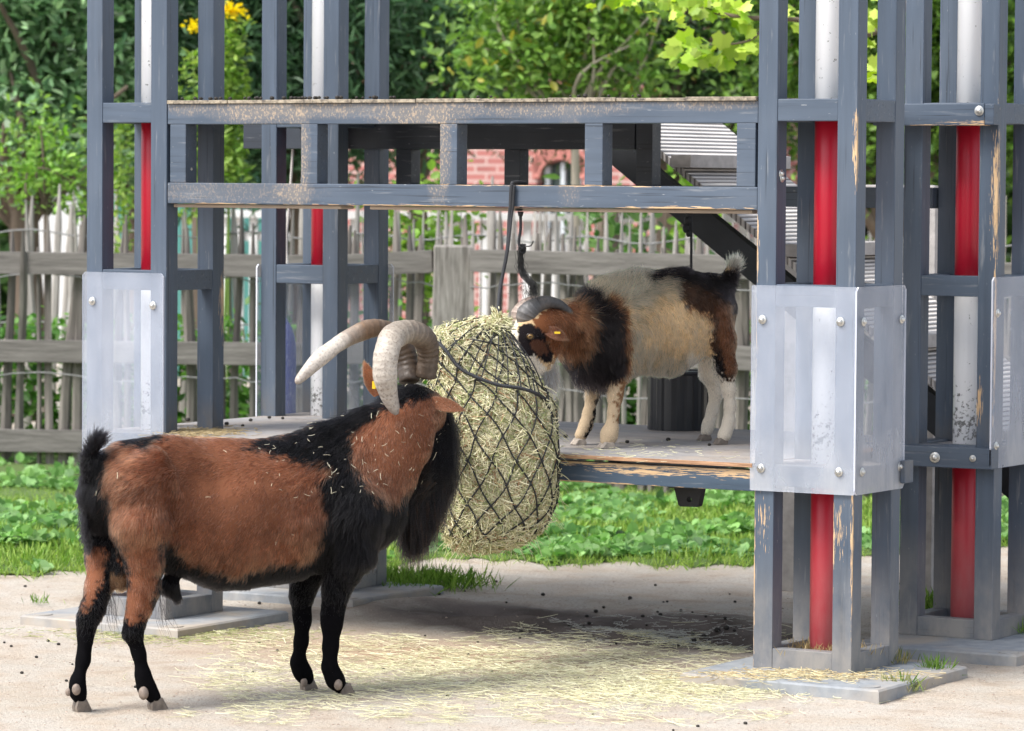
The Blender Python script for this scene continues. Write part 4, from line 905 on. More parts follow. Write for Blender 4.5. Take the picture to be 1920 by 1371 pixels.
B2.chain([(1150, 640, -.09, 42), (1160, 695, -.10, 22), (1153, 740, -.10, 12.5), (1150, 775, -.10, 9.5), (1148, 798, -.10, 10), (1142, 815, -.105, 14), (1138, 828, -.11, 12.5)], k=.025)
B2.chain([(1120, 650, .08, 38), (1114, 700, .09, 20), (1110, 740, .09, 12), (1105, 775, .09, 10), (1098, 798, .09, 11), (1090, 815, .09, 12)], k=.025)
B2.chain([(1335, 540, 0, 22), (1362, 532, 0, 12), (1372, 512, 0, 8), (1376, 500, 0, 5)], k=.03)
V2, Q2 = B2.mesh(h=.0080, noise=.002)
CR = np.array([.80, .56, .32]); WH = np.array([.88, .79, .66]); DB = np.array([.07, .036, .022]); RB = np.array([.20, .078, .036]); B2K = np.array([.010, .008, .009])
reg2 = [(WH, [(1290, 660), (1400, 690), (1410, 860), (1290, 860)]), (np.array([.74, .57, .38]), [(1060, 700), (1200, 690), (1200, 860), (1060, 860)]), (np.array([.30, .15, .07]), [(1160, 715), (1180, 690), (1185, 730), (1164, 800), (1156, 790)]),
        (RB * .9, [(1118, 560), (1160, 570), (1185, 640), (1180, 700), (1160, 690), (1165, 640), (1150, 590)]),
        (B2K, [(1068, 565), (1092, 546), (1128, 562), (1158, 590), (1172, 640), (1172, 690), (1155, 716), (1120, 724), (1085, 706), (1050, 694), (1046, 664), (1080, 676), (1108, 655), (1118, 620), (1112, 588), (1088, 570)]),
        (RB, [(1000, 600), (1030, 572), (1070, 562), (1098, 575), (1117, 600), (1118, 636), (1098, 672), (1060, 680), (1030, 660)]),
        (B2K * 1.6, [(970, 612), (1000, 606), (1018, 622), (1030, 650), (1040, 668), (1030, 684), (1004, 668), (984, 680), (972, 650)]), (np.array([.12, .055, .035]), [(996, 636), (1024, 640), (1030, 660), (1010, 668), (996, 655)]),
        (WH, [(930, 590), (968, 598), (972, 640), (980, 670), (1004, 668), (1025, 690), (1045, 680), (1040, 740), (990, 760), (940, 700)]),
        (DB, [(1262, 535), (1330, 515), (1395, 530), (1398, 620), (1385, 700), (1372, 720), (1345, 690), (1332, 650), (1338, 610), (1325, 582), (1285, 575)]), (np.array([.16, .07, .036]), [(1340, 580), (1370, 570), (1386, 600), (1382, 700), (1362, 700), (1350, 650)]),
        (B2K, [(1205, 520), (1230, 500), (1290, 490), (1340, 512), (1400, 500), (1400, 560), (1384, 600), (1376, 570), (1320, 540), (1270, 525), (1240, 516), (1212, 530)]), (B2K, [(1330, 640), (1345, 660), (1362, 700), (1368, 730), (1348, 700)]),
        (B2K, [(1122, 745), (1132, 730), (1128, 770), (1112, 800), (1108, 830), (1096, 828), (1110, 790)])]
def coat2(P):
    px, py = pix(P); jx = (vnoise(px, py, .13, 61) - .5) * 12 + rng.normal(size=len(px)) * 3; jy = (vnoise(px, py, .13, 62) - .5) * 12 + rng.normal(size=len(px)) * 3
    fc = (px < 1048) & (py > 598) & (py < 690); jx = np.where(fc, jx * .3, jx); jy = np.where(fc, jy * .3, jy); c = CR * (1 + .3 * (vnoise(px, py, .02, 63)[:, None] - .5)) * np.ones((len(px), 3))
    c = c * 1.0
    for col, poly in reg2: c = np.where(inpoly(px + jx, py + jy, poly)[:, None], col, c)
    return c
goat2 = body_object('goat', V2, Q2, coat2, [B2.P(1240, 835, 0)[0], B2.P(1240, 835, 0)[1], ZD])
tag(goat2, 'small cream, brown and black goat standing on the deck and nosing the hay net', 'goat', 'goats feeding at the hay net')
g2 = [(1110, 560, .4, -1, .040, .6), (1130, 540, .3, -1, .050, .7), (1180, 535, .7, -.6, .045, .5), (1230, 515, .9, -.2, .034, .4), (1300, 510, 1, 0, .03, .4), (1360, 520, 1, .3, .018, .3), (1200, 580, .8, .3, .030, .25), (1250, 610, .35, 1, .022, .12), (1300, 600, .4, 1, .022, .15),
      (1250, 690, .2, 1, .026, .2), (1190, 660, .2, 1, .026, .18), (1140, 650, .1, 1, .034, .3), (1100, 700, .1, 1, .034, .3), (1090, 610, .5, .9, .036, .35), (1060, 640, .3, 1, .030, .3), (1060, 580, .9, .2, .030, .3), (1000, 630, -.2, 1, .005, .05), (985, 650, -.2, 1, .005, .05), (1015, 655, .2, 1, .007, .08), (1012, 618, .3, .6, .006, .08), (1030, 600, .8, .3, .012, .15), (1035, 640, .5, 1, .012, .15), (975, 615, -.3, .8, .014, .3), (1000, 690, .1, 1, .022, .2), (1380, 600, .2, 1, .018, .2),
      (1385, 650, .1, 1, .016, .2), (1360, 700, 0, 1, .012, .2), (1370, 760, .1, 1, .008, .22), (1372, 800, .1, 1, .008, .22), (1340, 750, .1, 1, .008, .22), (1335, 795, .1, 1, .008, .22), (1155, 745, .1, 1, .010, .22), (1150, 785, .1, 1, .008, .22), (1110, 750, .1, 1, .010, .22), (1104, 785, .1, 1, .008, .22), (1140, 825, -.2, 1, .008, .2), (1090, 815, -.2, 1, .008, .2), (1340, 650, .1, 1, .014, .2)]
fur('fur', V2, Q2, 230000, g2, coat2, goat2, rad=.00055, sig=24., messy=.2, grav=.2)
Pm, Nm = sample(V2, Q2, 60000); pxm, pym = pix(Pm); mk = inpoly(pxm, pym, [(1075, 560), (1095, 550), (1200, 515), (1220, 545), (1160, 580), (1170, 690), (1120, 730), (1070, 700), (1100, 650), (1085, 600)]) ; Pm, Nm, pxm, pym = Pm[mk], Nm[mk], pxm[mk], pym[mk]
up_ = np.clip((610 - pym) / 60, 0, 1)[:, None]
lock('mane', Pm, Nm * .5 + np.array([0, 0, 1.]) * up_ * 1.0 - np.array([0, 0, 1.]) * (1 - up_) + RH * .25 + rng.normal(size=Nm.shape) * .15, rng.uniform(.02, .052, len(Pm)), coat2, goat2, K=6, grav=.12, wave=.004)
n = 3000; t = rng.random(n); cx = np.interp(t, [0, 1], [1366, 1376]); cy = np.interp(t, [0, 1], [545, 500]); Pt = at(cx + rng.normal(size=n) * 4, cy, mid2(cx) + rng.normal(size=n) * .01)
lock('tail_hair', Pt, RH * .12 + np.array([0, 0, 1.]) * np.interp(t, [0, 1], [.2, 1.])[:, None] + rng.normal(size=(n, 3)) * .28, np.interp(t, [0, 1], [.03, .055]) * rng.uniform(.5, 1.1, n), lambda P: np.where((pix(P)[1] < 516)[:, None], np.array([.50, .42, .30]), B2K), goat2, grav=.0, wave=.004)
n = 4500; bx = rng.normal(1016, 11, n); by = rng.normal(690, 9, n); Pt = at(bx, by, mid2(bx) - .10 + rng.normal(size=n) * .015)
lock('beard', Pt, np.tile(RH * .08 - np.array([0, 0, 1.]), (n, 1)) + rng.normal(size=(n, 3)) * .16, rng.uniform(.03, .10, n), lambda P: np.tile(WH * .95, (len(P), 1)), goat2, grav=.2, wave=.005)
M_h2 = horn_mat('dark_ribbed_horn', [(0.0, (.22, .20, .19)), (.25, (.12, .12, .125)), (.6, (.05, .05, .055)), (1.0, (.10, .10, .11))], 120, (.03, .03, .03), .5)
horn('horn', B2, [(990, 606, -.10, 18, 15, 0), (990, 590, -.11, 19, 15, 0), (1003, 575, -.12, 15, 13, 0), (1026, 567, -.12, 11, 10, 0), (1050, 572, -.12, 8, 8, 0), (1070, 588, -.12, 5.5, 5.5, 0), (1079, 601, -.12, 3.5, 3.5, 0), (1081, 608, -.12, 1.2, 1.2, 0)], M_h2, goat2, n=60, ring=.03, rings=14)
M_h3 = horn_mat('pale_streaked_horn', [(0.0, (.50, .40, .33)), (.4, (.35, .28, .25)), (.8, (.06, .06, .06)), (1, (.05, .05, .05))], 120, (.08, .05, .05), .5)
horn('horn', B2, [(974, 606, -.02, 14, 13, 0), (976, 588, -.02, 15, 13, 0), (990, 572, -.02, 13, 11, 0), (1012, 566, -.01, 9, 8, 0), (1036, 570, -.0, 7, 6, 0), (1052, 584, -.0, 4, 4, 0), (1058, 596, 0, 1.5, 1.5, 0)], M_h3, goat2, n=60, ring=.03, rings=14)
M_ear2 = simple('ear_skin_dark', (.17, .072, .042), .75, .2, 40)
e3 = ear('ear', B2, (1020, 618), (1060, 637), 12, M_ear2, goat2, -.16, -.185, curl=.35, face=-FH + np.array([0, 0, .35]))
ear_fur(e3, 2200, (.17, .07, .038), .009)
p = B2.P(1045, 624, -.205); MB().beam(p - RH * .010, p + RH * .010, .002, .007, b=.0005).build('ear_tag', M_tag, e3)
M_eye = simple('eye_dark', (.03, .018, .01), .08, .1, 10); M_iris = simple('eye_amber', (.28, .17, .06), .2, .2, 50)
pe = B2.P(994, 631, -.172); eo_ = MB().sphere(pe, .0105, 16, 12).build('eye', M_iris, goat2, smooth=True); MB().beam(pe - FH * .0095 - RH * .0055, pe - FH * .0095 + RH * .0055, .004, .0035, b=.0008).build('pupil', M_eye, eo_)
a = np.linspace(0, 2 * math.pi, 20); MB().tube([pe - FH * .005 + RH * .0125 * math.cos(q) + np.array([0, 0, .0095 * math.sin(q)]) for q in a], .0025, 6, closed=False).build('eyelid', M_eye, goat2, smooth=True)
M_hoof2 = simple('hoof_pale', (.42, .36, .30), .6, .3, 60, .3)
for (x, y, dv, wd) in ((1138, 842, -.115, 19), (1086, 832, .09, 17), (1352, 836, -.10, 16), (1322, 825, .11, 16)):
    c = B2.P(x, y, dv); o = hoof(B2, x, y, dv, wd, 12, FWD2[:2], M_hoof2 if wd != 16 else M_hoof, goat2); o.location.z += ZD - c[2] + .001
# ------------------------------------------------------------------ hay and net
NETD = 12.62
prof = [(600, 926, 8), (612, 900, 40), (625, 887, 58), (645, 880, 72), (670, 889, 80), (700, 901, 88), (730, 915, 98), (770, 926, 106), (820, 932, 107), (870, 935, 106), (920, 935, 101), (960, 930, 94), (990, 922, 82), (1010, 912, 63), (1021, 903, 38), (1026, 898, 5)]
PR = catmull(prof, 60)
def hay_pt(v, th, off=0.0):
    """v 0..1 down, th angle; surface of the bundle"""
    q = v * 59; i = np.clip(q.astype(int), 0, 58); f = (q - i)[..., None]; S = PR[i] * (1 - f) + PR[i + 1] * f
    r = S[..., 2] / 565 + off; c = at(S[..., 1], S[..., 0], NETD + 0 * v)
    lump = 1 + .018 * np.sin(th * 3 + v * 9) + .016 * np.sin(th * 5 - v * 14) + .012 * np.sin(th * 9 + v * 31)
    return c + RH * (r * lump * np.cos(th))[..., None] - FH * (r * lump * .86 * np.sin(th))[..., None]
nv_, nt_ = 60, 72; vv, tt_ = np.meshgrid(np.linspace(0, 1, nv_), np.linspace(0, 2 * math.pi, nt_, endpoint=False), indexing='ij')
V = hay_pt(vv.ravel(), tt_.ravel(), -.006) + rng.normal(size=(nv_ * nt_, 3)) * .0035; F = []
for i in range(nv_ - 1):
    for j in range(nt_): F.append([i * nt_ + j, i * nt_ + (j + 1) % nt_, (i + 1) * nt_ + (j + 1) % nt_, (i + 1) * nt_ + j][::-1])
k = NT('packed_hay'); g = k.noise((90, 90, 90), 6, .7); g2 = k.noise((5, 5, 5), 3); c = k.mix(k.ramp(g, [(.38, 0), (.62, 1)]), (.08, .065, .03), (.50, .44, .25)); c = k.mix(k.math('MULTIPLY', g2, .4), c, (.30, .24, .12)); k.color(c); k.rough(.9); k.bump(g, .8, .01)
base = hay_pt(np.array([.5]), np.array([0.]))[0] - RH * .18
hay = MB().add(V - base, F).build('hay', k.m, None, smooth=True); hay.location = base.tolist()
tag(hay, 'pale green hay stuffed tightly into the black hanging net', 'hay')
def straws(n, P, Nn, T, L, lift, K=5, bend=.25):
    t = np.linspace(-.5, .5, K)[None, :, None]; S_ = np.cross(T, Nn); L = L[:, None, None]
    X = P[:, None] + T[:, None] * t * L + S_[:, None] * (t ** 2) * L * (rng.normal(size=(n, 1, 1)) * bend) + Nn[:, None] * (lift[:, None, None] + (t + .5) ** 2 * L * (rng.random((n, 1, 1)) * .13)); return X
n = 26000; v = rng.random(n) ** .9 * .97 + .015; th = np.where(rng.random(n) < .8, rng.uniform(-.25, math.pi + .25, n), rng.uniform(0, 2 * math.pi, n))
P = hay_pt(v, th); e_ = 1e-3; dth = hay_pt(v, th + e_) - P; dv_ = hay_pt(np.clip(v + e_, 0, 1), th) - P; dth /= np.linalg.norm(dth, axis=1)[:, None]; dv_ /= np.linalg.norm(dv_, axis=1)[:, None] + 1e-9
Nn = np.cross(dv_, dth); Nn /= np.linalg.norm(Nn, axis=1)[:, None]; ctr = hay_pt(v, th * 0) * .5 + hay_pt(v, th * 0 + math.pi) * .5; sg = np.sign(((P - ctr) * Nn).sum(1)); Nn *= sg[:, None]
cl = vnoise(th * 9, v * 40, 1, 71) * 6.3 + rng.normal(size=n) * .55; T = dth * np.cos(cl)[:, None] + dv_ * np.sin(cl)[:, None]
X = straws(n, P, Nn, T, rng.uniform(.03, .13, n), rng.uniform(-.004, .008, n))
cc = tints(n, (.58, .54, .32), (.88, .83, .60), .15); g_ = rng.random(n) < .22; cc[g_] = tints(g_.sum(), (.28, .33, .13), (.46, .48, .24)); g_ = rng.random(n) < .08; cc[g_] = tints(g_.sum(), (.30, .17, .09), (.45, .28, .16))
strands('straw', X, rng.uniform(.0007, .0017, (n, 1)) * np.ones((1, 5)), cc, M_straw, hay)
n = 900; v = np.concatenate([rng.uniform(.0, .12, 260), rng.uniform(.1, 1, 640)]); th = rng.uniform(-.3, math.pi + .3, n); P = hay_pt(v, th); O = P - (hay_pt(v, th * 0) + hay_pt(v, th * 0 + math.pi)) / 2; O /= np.linalg.norm(O, axis=1)[:, None] + 1e-9
O = O + rng.normal(size=O.shape) * .5 + np.array([0, 0, .6]) * (v < .15)[:, None]; O /= np.linalg.norm(O, axis=1)[:, None]; t = np.linspace(0, 1, 5)[None, :, None]; L = rng.uniform(.02, .07, n)[:, None, None]
X = P[:, None] + O[:, None] * t * L; X[..., 2] -= t[..., 0] ** 2 * L[..., 0] * .5
strands('loose_straw', X, .0007, tints(n, (.45, .45, .22), (.7, .68, .42)), M_straw, hay)

M_rope = NT('black_twisted_rope'); wv = M_rope.noise((260, 260, 260), 3); M_rope.color(M_rope.mix(wv, (.012, .013, .016), (.045, .047, .055))); M_rope.rough(.7); M_rope.bump(wv, .6, .003); M_rope = M_rope.m
M_cord = simple('black_net_cord', (.014, .015, .018), .65, .4, 200)
net = empty('hay_net', hay_pt(np.array([.02]), np.array([0.]))[0] - RH * .02, 'black knotted hay net hanging by a rope from the lower roof rail', 'hay net')
b = MB(); NB = 15
def netline(ph, s_, v0, v1, K=64):
    q = np.linspace(v0, v1, K); th = ph + s_ * (q * 4.6) + .03 * np.sin(q * 40 + ph * 3); return hay_pt(q, th, .022)
for i in range(NB):
    for s_ in (-1, 1): b.tube(netline(2 * math.pi * i / NB, s_ * .78, .035, .99), .0028, 5)
b_ = b
b = b_                                                       # knots at the crossings
for i in range(NB):
    for j in range(NB * 4):
        q = (2 * math.pi * (j - i) / NB) / (4.6 * 1.56)
        if not .04 < q < .985: continue
        th = 2 * math.pi * i / NB + .78 * q * 4.6
        q0 = hay_pt(np.array([q]), np.array([th]), .023)[0]
        b.sphere(q0, .0042, 7, 5)
b.build('net_mesh', M_cord, net, smooth=True)
def twist_rope(pts, r, n, name, parent, mat=None, pitch=.022, strandn=3):
    P = catmull(pts, n); T = np.gradient(P, axis=0); T /= np.linalg.norm(T, axis=1)[:, None]; s = np.concatenate([[0], np.cumsum(np.linalg.norm(np.diff(P, axis=0), axis=1))])
    ref = FH; U_ = np.cross(T, ref); U_ /= np.linalg.norm(U_, axis=1)[:, None]; W_2 = np.cross(T, U_); b = MB()
    for j in range(strandn):
        a = 2 * math.pi * (s / pitch + j / strandn); b.tube(P + (U_ * np.cos(a)[:, None] + W_2 * np.sin(a)[:, None]) * r * .55, r * .58, 6)
    return b.build(name, mat or M_rope, parent, smooth=True)
# hanging rope: over the rail, down to the neck of the net
yb = .003; top = on_y(963, 349, yb); xr_ = top[0]
pts = [(xr_, .085, 1.50), (xr_, .085, 1.572), (xr_, .060, 1.580), (xr_, .015, 1.580), (xr_ - .001, -.008, 1.570), (xr_ - .004, -.010, 1.50), (xr_ - .006, -.014, 1.46)]
end = hay_pt(np.array([.0]), np.array([0.]))[0]; pts += [tuple(on_y(951, 470, -.05)), tuple(on_y(938, 540, -.09)), tuple(end + [0, 0, .02])]
twist_rope(pts, .0062, 360, 'rope', net)
twist_rope([np.array(pts[4]) + [.010, 0, 0], np.array(pts[5]) + [.010, -.001, 0], np.array(pts[6]) + [.008, 0, 0], np.array(pts[7]) + [.003, 0, 0]], .0045, 160, 'rope', net)
# drawstring rim running across the bundle
rim = [at(805, 632, NETD - .02), at(830, 650, NETD - .13), at(860, 688, NETD - .165), at(895, 708, NETD - .185), at(935, 722, NETD - .188), at(975, 728, NETD - .175), at(1005, 738, NETD - .14), at(1028, 752, NETD - .04)]
twist_rope(rim, .0058, 260, 'drawstring', net)
b = MB()                                                       # gathered cords from the rim to the neck
neck = end + [0, 0, .012]
for q in np.linspace(0, 1, 12):
    i = q * 7; i0 = int(min(i, 6)); f = i - i0; r_ = rim[i0] * (1 - f) + rim[i0 + 1] * f; mid_ = (r_ + neck) / 2; o_ = mid_ - at(915, 660, NETD); mid_ = mid_ + o_ * .22 - FH * .03
    b.tube(catmull([neck, mid_, r_], 24), .0022, 5)
for q in (.3, .6): b.tube(catmull([at(np.interp(q, [0, 1], [905, 830]), 605 + 50 * q, NETD - .02), at(900, 612 + 45 * q, NETD - .05 - .16 * q), at(np.interp(q, [0, 1], [945, 990]), 615 + 70 * q, NETD - .03)], 24), .0028, 5)
b.build('gather_cords', M_cord, net, smooth=True)
# second rope end with its eye bolt and frayed tail
rope2 = empty('frayed_rope', on_y(975, 395, .04), 'short black rope with a knot and frayed end hanging beside the net rope', 'rope')
a_ = on_y(976, 398, .04); b = MB(); b.tube([a_ + [0, 0, .03], a_ + [0, 0, .008]], [.004, .004], 8); b.tube([a_ + [0, 0, .012], a_ + [0, 0, .008], a_ + [0, 0, .004]], [.012, .020, .012], 16); b.tube([a_ + [0, 0, .002], a_ + [0, 0, -.014]], [.011, .007], 12)
b.build('eye_bolt', M_black, rope2, smooth=True)
P_ = [a_, on_y(976, 430, .04), on_y(973, 455, .03), on_y(978, 470, .03)]; twist_rope(P_, .0048, 100, 'rope_strand', rope2)
b = MB(); kc = on_y(979, 463, .03)
for j in range(7): q = np.linspace(0, 2 * math.pi, 20); ax = rng.normal(size=3); ax /= np.linalg.norm(ax); u_ = np.cross(ax, [0, 0, 1.]); u_ /= np.linalg.norm(u_); v_ = np.cross(ax, u_); b.tube([kc + [0, 0, -.002 * j] + (u_ * math.cos(t) + v_ * math.sin(t)) * rng.uniform(.008, .014) for t in q], .0028, 5)
b.tube(catmull([on_y(985, 462, .02), on_y(995, 461, .02), on_y(1000, 452, .02)], 12), .0022, 5)
b.build('knot', M_cord, rope2, smooth=True)
n = 80; q = rng.random(n); X = []
for i in range(n):
    c = catmull([on_y(977 + rng.normal() * 2, 470, .03), on_y(976 + rng.normal() * 3, 500, .03), on_y(984 + rng.normal() * 2, 518, .03), on_y(997 + rng.normal() * 2.5, 532, .03), on_y(1001 + rng.normal() * 4, rng.uniform(542, 560), .03)], 8); X.append(c)
X = np.array(X) + rng.normal(size=(n, 1, 3)) * .003 + rng.normal(size=(n, 8, 3)) * .0035; strands('frayed_end', X, .0007, np.full((n, 3), .014), M_straw, rope2)
n = 90; c0 = np.array([on_y(990 + rng.normal() * 10, 540 + rng.normal() * 8, .03) for _ in range(n)]); lock('frayed_fibres', c0, rng.normal(size=(n, 3)) - np.array([0, 0, .6]), rng.uniform(.01, .04, n), lambda P: np.full((len(P), 3), .012), rope2, wave=.006, rad=.0004)
# rope behind the small goat, and the white rope on the left
r3 = empty('hanging_rope', on_y(1293, 395, 1.42), 'thin black rope with a thick knot at the top, hanging behind the small goat', 'rope')
twist_rope([on_y(1295, 383, 1.42), on_y(1296, 440, 1.42), on_y(1296, 520, 1.42), on_y(1297, 640, 1.42)], .0050, 160, 'rope_strand', r3)
b = MB()
for (x, y, r_) in ((1291, 402, .010), (1289, 414, .013), (1286, 428, .013), (1291, 438, .010), (1296, 396, .009)): b.sphere(on_y(x, y, 1.41), r_, 9, 7, sc=(1, 1, 1.4))
b.build('knot', M_cord, r3, smooth=True)
M_wr = simple('white_rope', (.62, .60, .57), .8, .2, 200)
r4 = empty('hanging_rope', on_y(548, 280, 1.40), 'thin white twisted rope hanging inside the left end of the frame', 'rope')
twist_rope([on_y(549, 279, 1.40), on_y(546, 330, 1.40), on_y(541, 400, 1.40), on_y(537, 450, 1.40), on_y(539, 500, 1.40)], .0052, 260, 'rope_strand', r4, M_wr, pitch=.03)

# ------------------------------------------------------------------ litter on ground, deck and slabs
def ground_straw(name, n, cx, cy, sx, sy, label, cat='straw', z=None, L=(.02, .10), cols=((.55, .52, .30), (.80, .78, .56)), rad=(.0005, .0011), clip=None, flat=.25):
    px = rng.normal(cx, sx, n) if clip is None else rng.uniform(clip[0], clip[1], n); py = rng.normal(cy, sy, n) if clip is None else rng.uniform(clip[2], clip[3], n)
    if clip is not None:
        w_ = vnoise(px, py * 2.2, .02, 81) * .6 + .4 * vnoise(px, py * 3, .06, 82); fx = np.abs(px - (clip[0] + clip[1]) / 2) / (clip[1] - clip[0]) * 2; fy = np.abs(py - (clip[2] + clip[3]) / 2) / (clip[3] - clip[2]) * 2; kp = w_ > .12 + .55 * np.maximum(fx, fy) ** 2.2; px, py = px[kp], py[kp]; n = len(px)
    P = on_z(px, py, GZ if z is None else z)
    if z is None: P[:, 2] = GZ + gheight(P[:, 0], P[:, 1]) + .003
    else: P[:, 2] += .002
    a = rng.uniform(0, 2 * math.pi, n); T = np.stack([np.cos(a), np.sin(a), rng.normal(size=n) * .06 * flat * 4], 1); Nn = np.tile([0, 0, 1.], (n, 1)) 
    X = straws(n, P, Nn, T, rng.uniform(*L, n), rng.uniform(0, .006, n), bend=.5); X[..., 2] = np.maximum(X[..., 2], P[:, 2][:, None])
    o = strands(name, X, rng.uniform(*rad, (n, 1)) * np.ones((1, 5)), tints(n, *cols, .12), M_straw); tag(o, label, cat, None, 'stuff'); return o
ground_straw('scattered_hay', 6500, 0, 0, 0, 0, 'pale hay strewn over the sand in front of the frame', clip=(330, 1480, 1178, 1360), rad=(.0004, .0009))
ground_straw('scattered_hay', 1300, 960, 1255, 230, 26, 'thick mat of pale hay below the net', L=(.03, .13))
ground_straw('hay_bits', 1300, 1300, 1290, 150, 14, 'loose hay bits along the edge of the front right slab', L=(.02, .09))
ground_straw('hay_bits', 480, 1500, 1268, 110, 6, 'straw lying on the front right slab', z=0.0, cols=((.42, .30, .15), (.75, .68, .42)))
ground_straw('hay_bits', 500, 1240, 1180, 90, 14, 'a few straws in the dark hollow below the deck', L=(.02, .09), cols=((.42, .42, .38), (.62, .62, .56)))
ground_straw('hay_bits', 1300, 330, 1192, 120, 9, 'green hay crumbs along the front left slab', L=(.01, .04), cols=((.22, .27, .09), (.50, .48, .24)))
ground_straw('hay_bits', 130, 1180, 850, 120, 9, 'wisps of hay on the deck boards', z=ZD, L=(.01, .05), rad=(.0004, .0008))
ground_straw('hay_bits', 600, 375, 812, 40, 4, 'dried grass heaped round the post feet on the deck', z=ZD, L=(.015, .05), cols=((.25, .18, .08), (.45, .36, .20)))
M_dung = simple('dark_pellet', (.022, .018, .014), .7, .4, 90)
def pellets(pts, z, label, name='droppings'):
    b = MB()
    for (x, y, r) in pts:
        P = on_z(x, y, z if z is not None else GZ)
        if z is None: P[2] += float(gheight(P[0], P[1]))
        b.sphere(P + [0, 0, r * .7], r, 8, 6, sc=(1.25, 1, .85))
    o = b.build(name, M_dung, None, smooth=True); tag(o, label, 'droppings', None, 'stuff')
pp = [(rng.normal(1180, 130), rng.normal(1165, 22), rng.uniform(.004, .008)) for _ in range(40)] + [(rng.uniform(0, 520), rng.uniform(1100, 1320), rng.uniform(.003, .007)) for _ in range(30)] + [(rng.uniform(700, 1400), rng.uniform(1090, 1370), rng.uniform(.003, .006)) for _ in range(35)] + [(1345, 1180, .011), (1362, 1178, .010), (1320, 1182, .010), (1300, 1192, .011)]
pellets(pp, None, 'dark round droppings dotted over the sandy yard')
pellets([(1224, 804, .008), (1253, 827, .008), (1176, 831, .007), (1060, 821, .008), (1110, 790, .006), (1290, 795, .006), (352, 790, .009), (425, 797, .008), (470, 790, .007), (505, 785, .007), (455, 800, .006), (530, 786, .006), (1330, 836, .006)], ZD, 'dark droppings on the deck boards')
pellets([(rng.uniform(320, 1400), rng.uniform(184, 188), rng.uniform(.004, .008)) for _ in range(5)] , ZR + .008, 'dark pellets on the roof boards') if False else None
b = MB()
for _ in range(60):
    x = rng.uniform(A_ + .02, LX - .3) if rng.random() < .3 else rng.uniform(A_ + .02, 1.3); b.sphere((x, rng.uniform(-.002, .06), ZR + .014), rng.uniform(.004, .008), 7, 5, sc=(1.2, 1, .9))
tag(b.build('droppings', M_dung, None, smooth=True), 'dark pellets along the front edge of the roof boards', 'droppings', None, 'stuff')
M_stone = simple('pebble', (.34, .27, .22), .85, .35, 30, .3); b = MB()
for _ in range(1700):
    x, y = rng.uniform(-20, 1940), rng.uniform(1085, 1371); P = on_z(x, y, GZ); P[2] += float(gheight(P[0], P[1])); b.sphere(P, rng.uniform(.0015, .0045), 6, 4, sc=(1.2, 1, .7))
tag(b.build('pebbles', M_stone, None), 'small pebbles over the sand', 'pebbles', None, 'stuff')
tuft(on_z(790, 1100, GZ), 900, .10, .13, 'green grass tuft beside the rear left slab')
tuft(on_z(745, 1112, GZ), 300, .08, .08, 'small grass tuft in front of the rear left slab corner')
tuft(on_z(72, 1132, GZ), 40, .05, .03, 'tiny yellowish weed left of the front left slab')
tuft(on_z(1765, 1148, 0.03), 420, .10, .085, 'grass growing inside the base of the rear right tower')
tuft(on_z(1690, 1297, GZ), 130, .075, .025, 'grass sprig at the near corner of the front right slab', col=((.10, .20, .03), (.45, .40, .20)))
tuft(on_z(1755, 1272, GZ), 90, .09, .02, 'grass sprig halfway along the right edge of the front right slab')
tuft(on_z(1678, 1243, 0), 120, .06, .03, 'short grass at the back foot of the front right tower', col=((.12, .18, .04), (.45, .36, .18)))
tuft(on_z(1905, 1187, 0), 90, .07, .03, 'grass sprig beside the rear right tower base')
tuft((LX + A_ / 2, A_ / 2, .045), 500, .045, .08, 'dry grass nest round the red pole of the front right tower', col=((.30, .20, .09), (.55, .45, .24)))
# ------------------------------------------------------------------ fence with rails, post and split palings
k = NT('weathered_rail'); g = k.noise((3, 3, 40), 6, .6); g2 = k.noise((14, 14, 60), 4)
k.color(k.mix(k.ramp(g, [(.3, 0), (.7, 1)]), (.085, .078, .072), (.185, .172, .16))); k.rough(.9); k.bump(g2, .4, .01); M_rail = k.m
k = NT('weathered_fence_post'); g = k.noise((40, 40, 4), 6, .65); k.color(k.mix(k.ramp(g, [(.35, 0), (.65, 1)]), (.14, .125, .11), (.38, .35, .325))); k.rough(.9); k.bump(g, .5, .01); M_fpost = k.m
k = NT('split_paling'); g = k.noise((30, 30, 2), 5, .6); c = k.mix(k.ramp(g, [(.3, 0), (.7, 1)]), (.10, .088, .078), (.25, .225, .20)); k.color(c); k.rough(.9); k.bump(g, .5, .01); M_pal = k.m
k = NT('split_paling_pale'); g = k.noise((30, 30, 2), 5, .6); c = k.mix(k.ramp(g, [(.3, 0), (.7, 1)]), (.24, .215, .195), (.47, .44, .41)); k.color(c); k.rough(.9); M_pal2 = k.m
M_wire = simple('fence_wire', (.20, .20, .20), .5, .2, 30)
railD = lambda px: np.interp(px, [-300, 0, 590, 840, 890, 1410, 2100], [21.6, 21.2, 20.6, 20.4, 20.2, 19.2, 18.2])
fence = empty('rail_fence', on_z(848, 900, GZ) * [1, 1, 0] + [0, 0, GZ], 'grey wooden fence of three heavy rails over crooked split palings behind the frame', 'fence')
def rail(x0, y0, x1, y1, hpx):
    p0 = at(x0, y0 + hpx / 2, railD(x0)); p1 = at(x1, y1 + hpx / 2, railD(x1)); MB().beam(p0, p1, .05, hpx / FPX * (railD(x0) + railD(x1)) / 2, b=.004).build('rail', M_rail, fence)
for dy in (0, 165, 333):
    rail(-300, 468 + dy, 588, 479 + dy, 42); rail(592, 480 + dy, 812, 469 + dy, 42); rail(886, 467 + dy, 1500, 482 + dy * 1.04, 44); rail(1504, 482 + dy * 1.04, 2150, 500 + dy * 1.08, 46)
c0 = at(848, 900, 20.35); cz = at(848, 470, 20.35)[2] + .02
